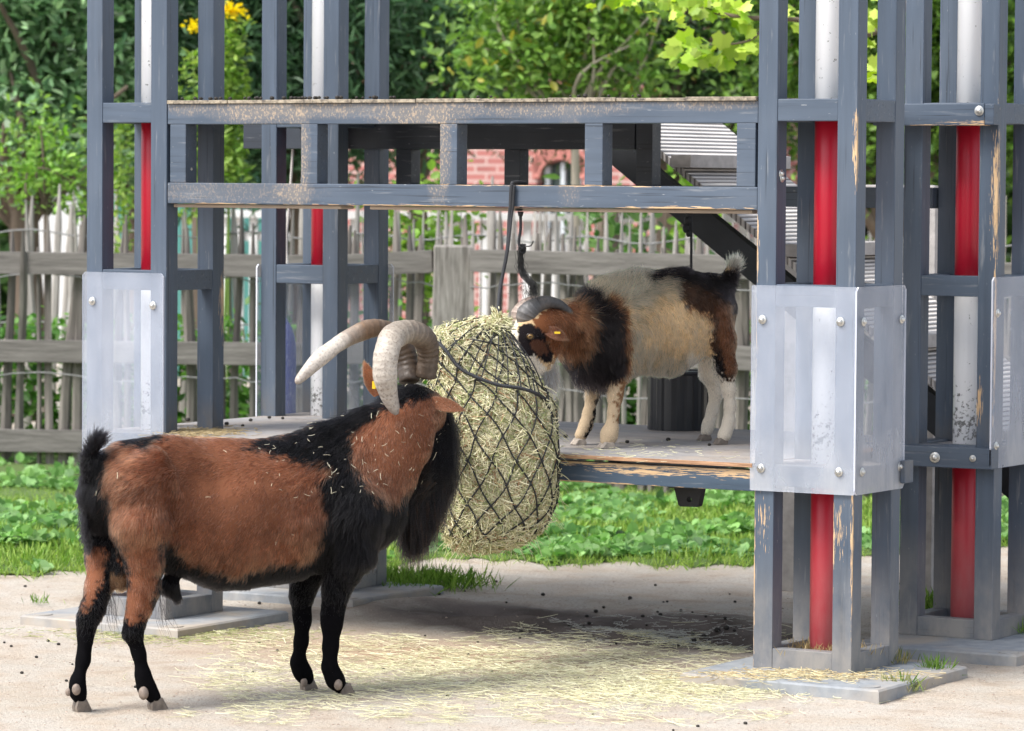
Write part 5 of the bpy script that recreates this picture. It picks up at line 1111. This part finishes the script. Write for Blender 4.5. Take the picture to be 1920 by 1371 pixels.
d_ = np.array([math.cos(.6), math.sin(.6)]); e_ = np.array([-d_[1], d_[0]]); V = []
for z_, h_, sl in ((GZ - .1, .125, 0), (cz, .108, 0), (cz + .008, .10, 0)):
    for (a, b_) in ((-1, -1), (1, -1), (1, 1), (-1, 1)): q = c0[:2] + d_ * a * h_ * .95 + e_ * b_ * h_ * .95; V.append([*q, z_])
MB().add(V, [[8, 9, 10, 11]] + [[r * 4 + i, r * 4 + (i + 1) % 4, r * 4 + 4 + (i + 1) % 4, r * 4 + 4 + i] for r in (0, 1) for i in range(4)]).build('fence_post', M_fpost, fence)
def paling_mesh(j, H, mat, w0=.045):
    P = []; r = np.random.default_rng(100 + j); lean = r.normal() * .03; cv = r.normal() * .012
    for t in np.linspace(0, 1, 7): P.append([lean * t + cv * math.sin(t * 5), cv * math.cos(t * 4) * .5, H * t])
    rad = np.array([1, 1.05, .95, 1, .9, .85, .25]) * w0 * .5; b = MB(); b.tube(np.array(P), rad * (1 + r.normal(size=7) * .06), 6, prof=lambda k_: (1, .6, .3 * j)); me_o = b.build('paling', mat, None); me = me_o.data; bpy.data.objects.remove(me_o); return me
def palings(n, x0, x1, Df, Hm, mat, parent, name='paling', z0=GZ, w0=.045, hj=.06, sp=None):
    ms = [paling_mesh(j + int(Hm * 100), Hm, mat, w0) for j in range(9)]; off = np.zeros(3)
    q = parent; off = np.array(q.location)
    xs = np.linspace(x0, x1, n) + rng.normal(size=n) * (x1 - x0) / n * .22
    for x in xs:
        D = Df(x) + rng.normal() * .01; p = CAM + FH * D + RH * ((x - 960) / FPX * D); o = bpy.data.objects.new(name, ms[rng.integers(9)]); COL.objects.link(o); o.parent = parent
        o.location = [p[0] - off[0], p[1] - off[1], z0 - off[2]]; o.rotation_euler = (rng.normal() * .02, rng.normal() * .035, rng.uniform(0, 6.3)); s_ = 1 + rng.normal() * hj; o.scale = (rng.uniform(.8, 1.25), rng.uniform(.8, 1.25), s_)
palings(78, -120, 1960, lambda x: railD(x) + .10, 1.36, M_pal, fence, w0=.062)
for zz_ in (1.03, .48):
    P = [];
    for x in np.linspace(-200, 2000, 90): D = railD(x) + .02; P.append(CAM * [1, 1, 0] + FH * D + RH * ((x - 960) / FPX * D) + [0, 0, zz_ + .02 * math.sin(x * .02) + .008 * math.sin(x * .13)])
    MB().tube(P, .004, 5).build('wire', M_wire, fence, smooth=True)
f2 = empty('paling_fence', on_z(900, 800, GZ), 'second fence of thin crooked palings with wires standing behind the rail fence', 'fence')
D2 = lambda x: railD(x) + 1.9
palings(99, -120, 1960, D2, 1.50, M_pal2, f2, w0=.042, hj=.05)
for zz_ in (1.25, .7):
    P = []
    for x in np.linspace(-200, 2000, 60): D = D2(x) - .03; P.append(CAM * [1, 1, 0] + FH * D + RH * ((x - 960) / FPX * D) + [0, 0, zz_ + .02 * math.sin(x * .03)])
    MB().tube(P, .005, 5).build('wire', M_wire, f2, smooth=True)
# white picket fence of the garden beyond
M_wp = simple('white_picket_paint', (.72, .72, .73), .6, .12, 6)
f3 = empty('picket_fence', on_z(1000, 640, GZ), 'white picket fence beyond the palings in front of the brick house', 'fence')
D3 = lambda x: 30.0 - (x - 960) * .0009
for i, x in enumerate(np.arange(395, 1760, 27)):
    D = D3(x); p = at(x, 395 + (x - 740) * .012, D); b = MB().box(p[0] - .036, p[0] + .036, p[1] - .012, p[1] + .012, GZ, p[2] - .03); b.build('picket', M_wp, f3)
p0 = at(385, 400, D3(385)); p1 = at(1770, 416, D3(1770)); MB().beam(p0, p1, .14, .06).build('top_rail', M_wp, f3); MB().beam(p0 + FH * .03 - [0, 0, .18], p1 + FH * .03 - [0, 0, .18], .03, .07).build('cross_rail', M_wp, f3)
# ------------------------------------------------------------------ buildings far behind
house = empty('brick_house', at(880, 600, 37) * [1, 1, 0] + [0, 0, GZ], 'red brick house with an arched window behind the garden fence', 'house')
k = NT('red_brick_wall'); br = k.n('ShaderNodeTexBrick'); tc = k.n('ShaderNodeTexCoord'); k.l(tc.outputs['UV'], br.inputs['Vector']); br.inputs['Scale'].default_value = 1.0
br.inputs['Color1'].default_value = (.40, .15, .135, 1); br.inputs['Color2'].default_value = (.30, .11, .10, 1); br.inputs['Mortar'].default_value = (.48, .36, .33, 1); br.inputs['Mortar Size'].default_value = .012; br.inputs['Brick Width'].default_value = .24; br.inputs['Row Height'].default_value = .075
g = k.noise((2, 2, 2), 4); k.color(k.mix(k.ramp(g, [(.4, 0), (.7, .5)]), br.outputs['Color'], (.50, .20, .18))); k.rough(.9); M_brick = k.m
H0 = at(560, 400, 37.2); H1 = at(1250, 400, 35.2); hx = (H1 - H0); hx[2] = 0; HL = np.linalg.norm(hx); hx /= HL; hn = np.array([hx[1], -hx[0], 0])
if hn @ FH > 0: hn = -hn
wc = at(1047, 345, 35.75); ws = (wc - H0) @ hx; wr = 48 / FPX * 35.75; wz = at(1047, 300, 35.75)[2]     # arched window crown
def HP(s, z, o_=0.0): return np.array([H0[0], H0[1], 0]) + hx * s + np.array([0, 0, z]) + hn * o_
zl = .55
arc = [(ws + wr * math.cos(a) * 1.02, wz - .19 + .19 * math.sin(a)) for a in np.linspace(0, math.pi, 13)]
hole = [(ws + wr * 1.02, zl)] + arc + [(ws - wr * 1.02, zl)]
outer = [(0, GZ), (HL, GZ), (HL, 4.6), (0, 4.6)]
bm = bmesh.new(); vo = [bm.verts.new(Vector(HP(s, z).tolist())) for s, z in outer]; vh = [bm.verts.new(Vector(HP(s, z).tolist())) for s, z in hole]
ed = [bm.edges.new((vo[i], vo[(i + 1) % 4])) for i in range(4)] + [bm.edges.new((vh[i], vh[(i + 1) % len(vh)])) for i in range(len(vh))]
bmesh.ops.triangle_fill(bm, edges=ed, use_beauty=True)
for q in range(len(vh)):
    a, b_ = vh[q], vh[(q + 1) % len(vh)]; c_ = bm.verts.new(b_.co - Vector((hn * .14).tolist())); d_ = bm.verts.new(a.co - Vector((hn * .14).tolist())); bm.faces.new((a, b_, c_, d_))
bk = [bm.verts.new(v.co - Vector((hn * 3).tolist())) for v in vo]
for i in range(4): bm.faces.new((vo[i], vo[(i + 1) % 4], bk[(i + 1) % 4], bk[i]))
bmesh.ops.recalc_face_normals(bm, faces=bm.faces[:]); uvl = bm.loops.layers.uv.new('UVMap')
for f in bm.faces:
    for l_ in f.loops: pco = np.array(l_.vert.co); l_[uvl].uv = ((pco - H0) @ hx + (pco @ hn) * .5, pco[2])
me = bpy.data.meshes.new('wall'); bm.to_mesh(me); bm.free(); me.materials.append(M_brick); link(bpy.data.objects.new('wall', me), house)
M_dglass = simple('dark_window_glass', (.06, .09, .085), .15, .2, 3); M_wf = simple('pale_window_bars', (.55, .60, .64), .5, .05, 5)
wdw = MB().add([HP(ws - wr * 1.02, zl, -.13), HP(ws + wr * 1.02, zl, -.13), HP(ws + wr * 1.02, wz + .03, -.13), HP(ws - wr * 1.02, wz + .03, -.13)], [[0, 1, 2, 3]]).build('window', M_dglass, house)
b = MB()
for q in (-.70, 0, .70): b.beam(HP(ws + wr * q, zl, -.09), HP(ws + wr * q, wz - .02 - .06 * abs(q), -.09), .05, .045, up=tuple(hx))
b.beam(HP(ws - wr, zl + .03, -.09), HP(ws + wr, zl + .03, -.09), .05, .06); b.build('window_bars', M_wf, wdw)
b = MB()
for a in np.linspace(.05, math.pi - .05, 15): b.beam(HP(ws + wr * 1.0 * math.cos(a), wz - .19 + .19 * math.sin(a) + .01, .006), HP(ws + wr * 1.12 * math.cos(a), wz - .19 + .19 * math.sin(a) + .16, .006), .012, .08, b=.003, up=tuple(np.cross(hn, HP(math.cos(a), math.sin(a) * .3) - HP(0, 0))))
b.build('arch_stones', simple('arch_brick', (.50, .20, .17), .9, .2, 4), house)
M_roofd = simple('dark_roof_tiles', (.09, .07, .07), .8, .3, 5, .4)
V = [HP(-.3, 4.5, .3), HP(HL + .3, 4.5, .3), HP(HL + .3, 6.2, -1.5), HP(-.3, 6.2, -1.5), HP(-.3, 4.5, -3.3), HP(HL + .3, 4.5, -3.3)]
MB().add(V, [[0, 1, 2, 3], [3, 2, 5, 4], [0, 3, 4], [1, 5, 2]]).build('roof', M_roofd, house)
# teal board wall, pale shed, and a green drain pipe
M_teal = simple('teal_boards', (.10, .32, .29), .7, .2, 3, stretch=(6, 6, .3))
def slabwall(name, xa, xb, ya, D, mat, label, cat, th=.08):
    p0 = at(xa, ya, D); p1 = at(xb, ya, D); b = MB(); n_ = max(3, int(np.linalg.norm(p1 - p0) / .14)); t_ = empty(name, (p0 + p1) / 2 * [1, 1, 0] + [0, 0, GZ], label, cat)
    for i in range(n_):
        a = p0 + (p1 - p0) * i / n_; c_ = p0 + (p1 - p0) * ((i + .96) / n_); h_ = (p0[2] - GZ); m_ = (a + c_) / 2; b.beam(m_ * [1, 1, 0] + [0, 0, GZ], m_ * [1, 1, 0] + [0, 0, p0[2]], np.linalg.norm(c_ - a), .03, b=.004, up=tuple(FH))
    b.build('boards', mat, t_); MB().beam(p0 + [0, 0, .02], p1 + [0, 0, .02], th, .05).build('cap_rail', mat, t_); return t_
slabwall('board_fence', 180, 505, 296, 31, M_teal, 'teal painted board fence behind the left towers', 'fence')
shed = empty('shed', at(105, 400, 33) * [1, 1, 0] + [0, 0, GZ], 'low white walled shed with a dark roof seen over the palings', 'shed')
p0 = at(48, 340, 33); p1 = at(172, 340, 33); m_ = (p0 + p1) / 2; W2 = np.linalg.norm(p1 - p0) / 2; b = MB(); b.beam(m_ * [1, 1, 0] - RH * W2 + FH * .8 + [0, 0, .75], m_ * [1, 1, 0] + RH * W2 + FH * .8 + [0, 0, .75], 1.6, 1.6); b.build('wall', simple('white_render', (.80, .80, .80), .8, .05, 3), shed)
MB().beam(m_ * [1, 1, 0] - RH * (W2 + .1) + FH * .8 + [0, 0, 1.60], m_ * [1, 1, 0] + RH * (W2 + .1) + FH * .8 + [0, 0, 1.60], 1.8, .09).build('roof', M_roofd, shed)
p = at(701, 340, 33); b = MB(); b.tube(catmull([p * [1, 1, 0] + [0, 0, GZ], p, at(700, 312, 33), at(694, 292, 33), at(684, 278, 33.2)], 24), .058, 14)
tag(b.build('pipe', simple('green_plastic_pipe', (.03, .27, .20), .35, .1, 4), None, smooth=True), 'green curved plastic pipe standing before the brick house', 'pipe')
# black barrel and blue drum just behind the deck
bc = on_y(1272, 760, 1.335); b = MB(); zt = on_y(1272, 698, 1.335)[2]; zs = np.linspace(ZD + .001, zt, 40)
V = []; na = 72
for z_ in zs:
    for j in range(na): a = 2 * math.pi * j / na; r_ = .112 * (1 + .018 * (1 if (j // 3) % 2 else -1)); V.append([bc[0] + r_ * math.cos(a), bc[1] + r_ * math.sin(a), z_])
F = [[i * na + j, i * na + (j + 1) % na, (i + 1) * na + (j + 1) % na, (i + 1) * na + j] for i in range(39) for j in range(na)] + [[39 * na + j for j in range(na)]]
cx_, cy_ = bc[0], bc[1]; bar = empty('barrel', (cx_, cy_, ZD), 'black ribbed plastic barrel on the deck behind the small goat', 'barrel')
MB().add(V, F).build('drum', simple('black_plastic', (.010, .012, .017), .35, .2, 10), bar); a = np.linspace(0, 2 * math.pi, 40)
MB().tube([(cx_ + .115 * math.cos(q), cy_ + .115 * math.sin(q), zt) for q in a], .007, 8, closed=False).build('rim', M_black, bar, smooth=True)
dc = at(530, 780, 15.2); zt = at(530, 600, 15.2)[2]; dr = empty('blue_container', (dc[0], dc[1], GZ), 'dusty blue plastic container with domed top and spout behind the rear left tower', 'container')
P = [(dc[0], dc[1], z_) for z_ in (GZ, .2, zt - .12, zt - .07, zt - .03, zt, zt + .008)]
k = NT('dusty_blue_plastic'); g = k.noise((70, 70, 70), 4, .7); k.color(k.mix(k.ramp(g, [(.55, 0), (.68, .8)]), (.035, .05, .27), (.35, .38, .55))); k.rough(.5)
MB().tube(P, [.052, .053, .053, .048, .036, .018, .012], 24).build('bottle', k.m, dr, smooth=True); MB().tube([(dc[0], dc[1], zt), (dc[0], dc[1], zt + .05)], .011, 12).build('spout', k.m, dr, smooth=True)

# ------------------------------------------------------------------ trees and shrubs
M_bark = simple('bark', (.14, .105, .08), .9, .35, 14, .6, stretch=(1, 1, .25)); M_bark2 = simple('pale_bark', (.42, .36, .29), .85, .25, 14, .4, stretch=(1, 1, .3)); M_dark = simple('far_shade_mass', (.012, .028, .008), 1, .5, 4)
def tree(name, label, cat, px, D, z0, trunk_h, r, crowns, leaf, cols, n, bark=None, aspect=.45, branches=10, group=None, droop=.1, clump=26, tilt=.8, sd=.2, bpts=None):
    """crowns: list of (px, py, dD, rx_m, ry_m(depth), rz_m)"""
    base = CAM * [1, 1, 0] + FH * D + RH * ((px - 960) / FPX * D) + [0, 0, z0]; t_ = empty(name, base, label, cat, group)
    CC = [(at(x, y, D + dd), np.array([a, b_, c_])) for x, y, dd, a, b_, c_ in crowns]
    b = MB(); top = base + [0, 0, trunk_h]; b.tube(catmull([base - [0, 0, .1], base + [r * .5, 0, trunk_h * .5], top], 8), [r * 1.3, r * 1.1, r, r, r, r * .95, r * .9, r * .85], 9); b.build('trunk', bark or M_bark, t_, smooth=True)
    b = MB()
    for i in range(branches):
        c_, s_ = CC[i % len(CC)]; e = c_ + rng.normal(size=3) * s_ * .5; m_ = (top + e) / 2 + rng.normal(size=3) * .12; P = catmull([top - [0, 0, trunk_h * .1 * rng.random()], m_, e], 9); b.tube(P, np.linspace(r * .55, r * .08 + .003, 9), 6)
    b.build('branches', bark or M_bark, t_, smooth=True)
    vol = np.array([s_.prod() for _, s_ in CC]) ** .67; vol /= vol.sum(); PP = []; CL = []
    for (c_, s_), v_ in zip(CC, vol):
        k_ = max(1, int(n * v_ / clump)); u = rng.normal(size=(k_, 3)); u /= np.linalg.norm(u, axis=1)[:, None]; rr = rng.random(k_) ** .45; cc = c_ + (RH * (u[:, :1] * s_[0] * rr[:, None]) + FH * (u[:, 1:2] * s_[1] * rr[:, None]) + np.array([0, 0, 1.]) * (u[:, 2:] * s_[2] * rr[:, None]))
        sz = leaf * rng.uniform(1.4, 2.6, k_); q = np.repeat(np.arange(k_), clump); PP.append(cc[q] + rng.normal(size=(len(q), 3)) * sz[q][:, None] * [1, 1, .7]); CL.append(rng.random(k_)[q])
    PP = np.concatenate(PP); CL = np.concatenate(CL)[:, None]; T = tints(len(PP), cols[0], cols[1], sd) * (.72 + .6 * CL)
    if len(cols) > 2: q = rng.random(len(PP)) < .04; T[q] = cols[2]
    V, C_ = leaves(PP, leaf * rng.uniform(.55, 1.2, len(PP)), T, aspect, tilt, None, .3, droop); o = quads_mesh('crown', V, 0, M_leaf, t_, C_); return t_
DG = ((.045, .11, .035), (.12, .22, .07)); MG = ((.06, .15, .035), (.16, .28, .08)); LG = ((.13, .27, .035), (.30, .46, .10)); BG_ = ((.09, .19, .085), (.23, .36, .17))
tree('shrub', 'tall dense green shrub with dark trunk at the far left, leaves over the palings', 'shrub', 40, 25.5, GZ, 1.35, .11, [(-60, 120, 0, .9, .6, .8), (60, 60, .2, .8, .6, .8), (150, 200, 0, .5, .5, .6), (20, 250, -.3, .6, .4, .35), (120, 300, -.2, .35, .3, .2), (-30, -80, 0, 1., .7, .7)], .095, ((.12, .24, .11), (.30, .45, .23), (.45, .55, .40)), 15000, branches=22)
tree('shrub', 'dark thicket behind the front left tower', 'shrub', 250, 27.5, GZ, 1.5, .06, [(230, 60, 0, .7, .6, .9), (330, 180, .1, .7, .5, .6), (190, 240, 0, .5, .4, .35), (300, -60, 0, .9, .6, .7), (330, 300, .3, .4, .3, .25)], .080, DG, 20000)
for j, (px, y0, y1) in enumerate(((72, 330, 190), (50, 330, 230), (128, 330, 300))):
    pass
tree('leafy_sapling', 'thin sapling with bright green leaf sprays left of the front left tower', 'sapling', 85, 23.6, GZ, 1.5, .02, [(70, 240, 0, .12, .1, .12), (88, 325, 0, .17, .12, .10), (140, 318, 0, .12, .1, .12), (30, 345, 0, .12, .1, .1), (150, 370, 0, .08, .1, .07)], .065, ((.12, .27, .04), (.28, .44, .10)), 900, branches=8, clump=12, aspect=.4)
tree('willow_like_tree', 'dark tree with long narrow leaves behind the middle of the roof', 'tree', 560, 26, GZ, 1.9, .10, [(470, 120, 0, .8, .5, .8), (440, 262, -.3, .45, .3, .28), (600, 60, .2, .8, .5, .9), (520, 250, 0, .4, .3, .3), (400, -60, 0, .9, .6, .8), (480, 210, -.2, .4, .3, .4)], .13, ((.03, .08, .035), (.10, .19, .09)), 17000, aspect=.20, droop=.55, tilt=.7)
tree('shrub', 'grey green shrub of small rounded leaves between the left towers and the apple tree', 'shrub', 780, 27, GZ, 1.7, .07, [(790, 60, 0, .7, .5, .8), (720, 150, 0, .5, .4, .6), (870, 130, .1, .5, .4, .5), (790, -60, 0, .9, .5, .7)], .062, ((.08, .17, .08), (.20, .33, .16)), 24000)
tree('apple_tree', 'young apple tree with light green leaves and slender pale trunk behind the roof', 'tree', 1075, 24, GZ, 2.02, .030, [(1050, 60, 0, .45, .35, .30), (960, 120, 0, .30, .25, .22), (1150, 110, 0, .30, .25, .25), (1060, -60, 0, .6, .45, .4), (1010, 150, 0, .22, .2, .16), (930, 60, 0, .25, .2, .25), (1210, 145, 0, .16, .15, .12), (1110, 20, -.1, .35, .3, .25)], .080, ((.10, .21, .04), (.27, .42, .10), (.45, .42, .08)), 5200, bark=M_bark2, branches=20, clump=9, aspect=.5)
tree('dark_conifer', 'dark narrow leaved evergreen behind the apple tree and the ramp', 'tree', 1250, 28.5, GZ, 1.5, .12, [(1080, 80, .5, .8, .5, .9), (1260, 100, 0, .8, .5, .7), (1400, 120, .2, .7, .5, .7), (1330, -80, 0, 1., .6, .7), (1000, -60, .5, .9, .6, .7), (1380, 220, 0, .5, .4, .3)], .095, ((.02, .05, .018), (.075, .15, .045)), 30000, aspect=.22, droop=.3)
tree('tree', 'bright green tree filling the gaps behind the right towers', 'tree', 1660, 27, GZ, 1.2, .10, [(1500, 60, 0, .6, .4, .8), (1650, 100, 0, .7, .4, .9), (1800, 80, 0, .7, .4, .9), (1900, 200, 0, .6, .4, .7), (1660, 280, 0, .5, .4, .4), (1700, -80, 0, 1.1, .5, .7)], .085, ((.05, .12, .02), (.19, .32, .06)), 22000)
# maple branch with lime leaves reaching in from the right
mp_ = empty('maple_branch', at(1600, 40, 17.2), 'brown maple branch with lime green lobed leaves reaching over the roof from the right', 'branch')
b = MB(); br1 = [at(1640, 60, 17.3), at(1500, 38, 17.2), at(1400, 33, 17.1), at(1330, 20, 17.1), at(1280, -8, 17.1), at(1240, -40, 17.1)]; b.tube(catmull(br1, 30), np.linspace(.014, .005, 30), 7)
b.tube(catmull([at(1440, 36, 17.15), at(1415, 70, 17.1), at(1380, 82, 17.1), at(1330, 84, 17.1)], 16), np.linspace(.008, .003, 16), 6); b.tube(catmull([at(1500, 38, 17.15), at(1640, 60, 17.3), at(1760, -60, 17.4)], 16), np.linspace(.014, .02, 16), 7)
b.build('twigs', M_bark, mp_, smooth=True)
def lobed(P, size, cols, bright=1.0):
    N = len(P); a = np.linspace(0, 2 * math.pi, 15, endpoint=False); r = np.array([.35, .80, .72, .98, .78, 1.0, .80, 1.1, .80, 1.0, .78, .98, .72, .80, .35]); d = rng.normal(size=(N, 3)) * .5 + np.array([0, 0, -.4]) + RH * rng.normal(size=(N, 1)) * .6; d /= np.linalg.norm(d, axis=1)[:, None]
    nn = -FH * .6 + np.array([0, 0, .8]) + rng.normal(size=(N, 3)) * .35; s_ = np.cross(d, nn); s_ /= np.linalg.norm(s_, axis=1)[:, None]; n2 = np.cross(s_, d)
    rad = (size[:, None] * r)[..., None]; X = P[:, None] + d[:, None] * (-np.cos(a)[None, :, None] * rad) + s_[:, None] * (np.sin(a)[None, :, None] * rad) - n2[:, None] * rad * np.abs(np.sin(a))[None, :, None] * .25; c_ = P
    V = np.stack([np.repeat(c_[:, None], 15, 1), X, np.roll(X, -1, 1)], 2).reshape(-1, 3, 3); return V, np.repeat(cols, 15, 0)
pts = []
for (cx, cy, sx, sy, n_) in ((1310, 8, 45, 16, 34), (1260, 20, 28, 14, 12), (1390, 28, 18, 14, 8), (1310, 98, 34, 16, 30), (1362, 100, 18, 14, 10), (1270, 88, 14, 12, 7), (1412, 62, 8, 10, 4), (1400, 92, 10, 6, 3), (1485, 25, 12, 12, 6), (1635, 90, 8, 80, 16), (1180, 2, 30, 8, 8), (1660, 30, 12, 40, 8)):
    for _ in range(n_): pts.append((rng.normal(cx, sx), rng.normal(cy, sy)))
pts = np.array(pts); P = at(pts[:, 0], pts[:, 1], 17.1 + rng.normal(size=len(pts)) * .07); V, C_ = lobed(P, rng.uniform(.026, .058, len(P)), tints(len(P), (.22, .38, .03), (.52, .64, .12), .2)); quads_mesh('foliage', V, 0, M_leaf, mp_, C_)
# tall yellow flowering weed
yf = empty('yellow_flower', on_z(395, 800, GZ), 'tall weed with yellow flower heads behind the front left tower', 'flower'); D = 22.6
b = MB()
for (x0, x1, yt) in ((425, 432, 20), (410, 440, 45), (385, 362, 95), (400, 428, 90), (250, 222, 190), (415, 400, 30)): b.tube(catmull([at(x0, 880, D), at((x0 + x1) / 2, 500, D), at(x1, yt, D)], 14), np.linspace(.012, .005, 14), 6)
b.build('stems', simple('green_stem', (.16, .26, .05), .6, .2, 8), yf, smooth=True)
n = 2200; which = rng.integers(0, 5, n); xs = np.array([430, 438, 362, 425, 228])[which] + rng.normal(size=n) * 14; ys = rng.uniform(20, 330, n) + np.array([0, 20, 80, 60, 180])[which]; V, C_ = leaves(at(xs, ys, D + rng.normal(size=n) * .05), rng.uniform(.03, .08, n), tints(n, (.12, .25, .04), (.32, .44, .10)), .4, .6); quads_mesh('leaves', V, 0, M_leaf, yf, C_)
pts = np.array([(rng.normal(cx, 9), rng.normal(cy, 6)) for cx, cy, k_ in ((433, 17, 120), (364, 50, 45), (444, 22, 30)) for _ in range(k_)]); pts[:120] = pts[:120]; 
for s0, s1 in ((0, 120), (120, 165), (165, 195)):
    pq = pts[s0:s1]; V, C_ = leaves(at(pq[:, 0], pq[:, 1], D - .05 + rng.normal(size=len(pq)) * .03), rng.uniform(.025, .045, len(pq)), tints(len(pq), (.75, .58, .01), (.9, .75, .03), .08), .6, .5); quads_mesh('flower_head', V, 0, M_leaf, yf, C_)
# climbing weeds and bushes among the palings
def bush(px, D, w_, z0, z1, n, leaf, cols, label, name='weed', cat='weed', clump=14):
    c_ = CAM * [1, 1, 0] + FH * D + RH * ((px - 960) / FPX * D); t_ = empty(name, c_ + [0, 0, GZ], label, cat); k_ = n // clump; cc = np.stack([rng.normal(size=k_) * w_ * .5, rng.normal(size=k_) * .15, rng.uniform(z0, z1, k_)], 1); q = np.repeat(np.arange(k_), clump)
    P = c_ + RH * cc[q, :1] + FH * cc[q, 1:2] + np.array([0, 0, 1.]) * cc[q, 2:] + rng.normal(size=(len(q), 3)) * leaf * .9; V, C_ = leaves(P, leaf * rng.uniform(.5, 1.2, len(P)), tints(len(P), *cols, .2), .65, .6); quads_mesh('leaves', V, 0, M_leaf, t_, C_)
    b = MB()
    for _ in range(5): x = rng.normal() * w_ * .4; b.tube([c_ + RH * x + [0, 0, GZ], c_ + RH * (x + rng.normal() * .08) + [0, 0, z1]], [.006, .003], 5)
    b.build('stems', M_bark, t_, smooth=True)
bush(822, 22.8, .28, .9, 1.55, 500, .085, LG, 'bright climbing vine on the palings left of the big fence post'); bush(735, 23, .22, .8, 1.5, 350, .075, LG, 'light green vine on the palings by the rear left tower')
bush(1150, 22.4, .35, 1.1, 1.5, 240, .10, MG, 'broad leaves on an old stump above the fence behind the small goat'); bush(1275, 23.5, .35, 1.1, 1.6, 200, .11, LG, 'large pale leaves above the fence near the black rope')
for (px, w_, n_) in ((60, .9, 1700), (230, .7, 900), (440, .7, 1500), (780, .7, 1300), (960, .6, 900), (1130, .7, 1500), (1320, .8, 1400), (1560, .8, 1200), (1800, .9, 1500)):
    bush(px, 22.0 + rng.normal() * .1, w_, .0, .72, n_, .075, ((.06, .17, .03), (.17, .33, .08)), {60: 'nettles at the far left between the two fences', 230: 'low weeds behind the front left tower', 440: 'weeds seen between the two left towers', 780: 'weeds behind the big fence post', 960: 'weeds behind the hay net', 1130: "weeds behind the small goat's forelegs", 1320: 'weeds behind the black barrel', 1560: 'weeds behind the front right tower', 1800: 'weeds behind the rear right tower'}[px])
for (px, D, r_, zt) in ((40, 25.3, .10, 2.0), (158, 25.6, .05, 1.9), (372, 24.2, .07, 1.6), (1137, 23.2, .085, 1.42)):
    c_ = CAM * [1, 1, 0] + FH * D + RH * ((px - 960) / FPX * D); b = MB(); b.tube(catmull([c_ + [0, 0, GZ], c_ + [.03, 0, zt * .5], c_ + [0, 0, zt]], 9), np.linspace(r_ * 1.2, r_ * .8, 9), 10)
    ot = empty('bare_tree', c_ + [0, 0, GZ]); b.build('trunk', M_bark, ot, smooth=True); tag(ot, {40: 'thick dark trunk at the far left above the palings', 158: 'slim dark trunk beside the front left tower', 372: 'bare brown trunk seen between the left towers', 1137: 'gnarled old stump above the fence behind the small goat'}[px], 'tree')
# far wooded backdrop, one uncountable mass
n = 60000; px = rng.uniform(-400, 2400, n); D = rng.uniform(39, 44, n); z_ = rng.uniform(0, 7.5, n); P = CAM * [1, 1, 0] + FH * D[:, None] + RH * ((px - 960) / FPX * D)[:, None] + np.array([0, 0, 1.]) * z_[:, None]; cl = vnoise(P[:, 0], P[:, 2], 1.1, 91)[:, None]
V, C_ = leaves(P, rng.uniform(.15, .34, n), tints(n, (.03, .075, .02), (.10, .19, .05), .2) * (.6 + .9 * cl), .6, .7); o = quads_mesh('woodland', V, 0, M_leaf, None, C_); tag(o, 'dense green woodland far behind the gardens', 'woodland', None, 'stuff')
p0 = CAM * [1, 1, 0] + FH * 45 - RH * 13; p1 = CAM * [1, 1, 0] + FH * 45 + RH * 13; b = MB(); b.beam(p0 + [0, 0, 3.7], p1 + [0, 0, 3.7], 2.0, 7.6, b=0); o = b.build('woodland', M_dark, None); tag(o, 'deep shade between the far trees', 'woodland', None, 'stuff')  # dark box behind the leaves, its colour standing in for shade
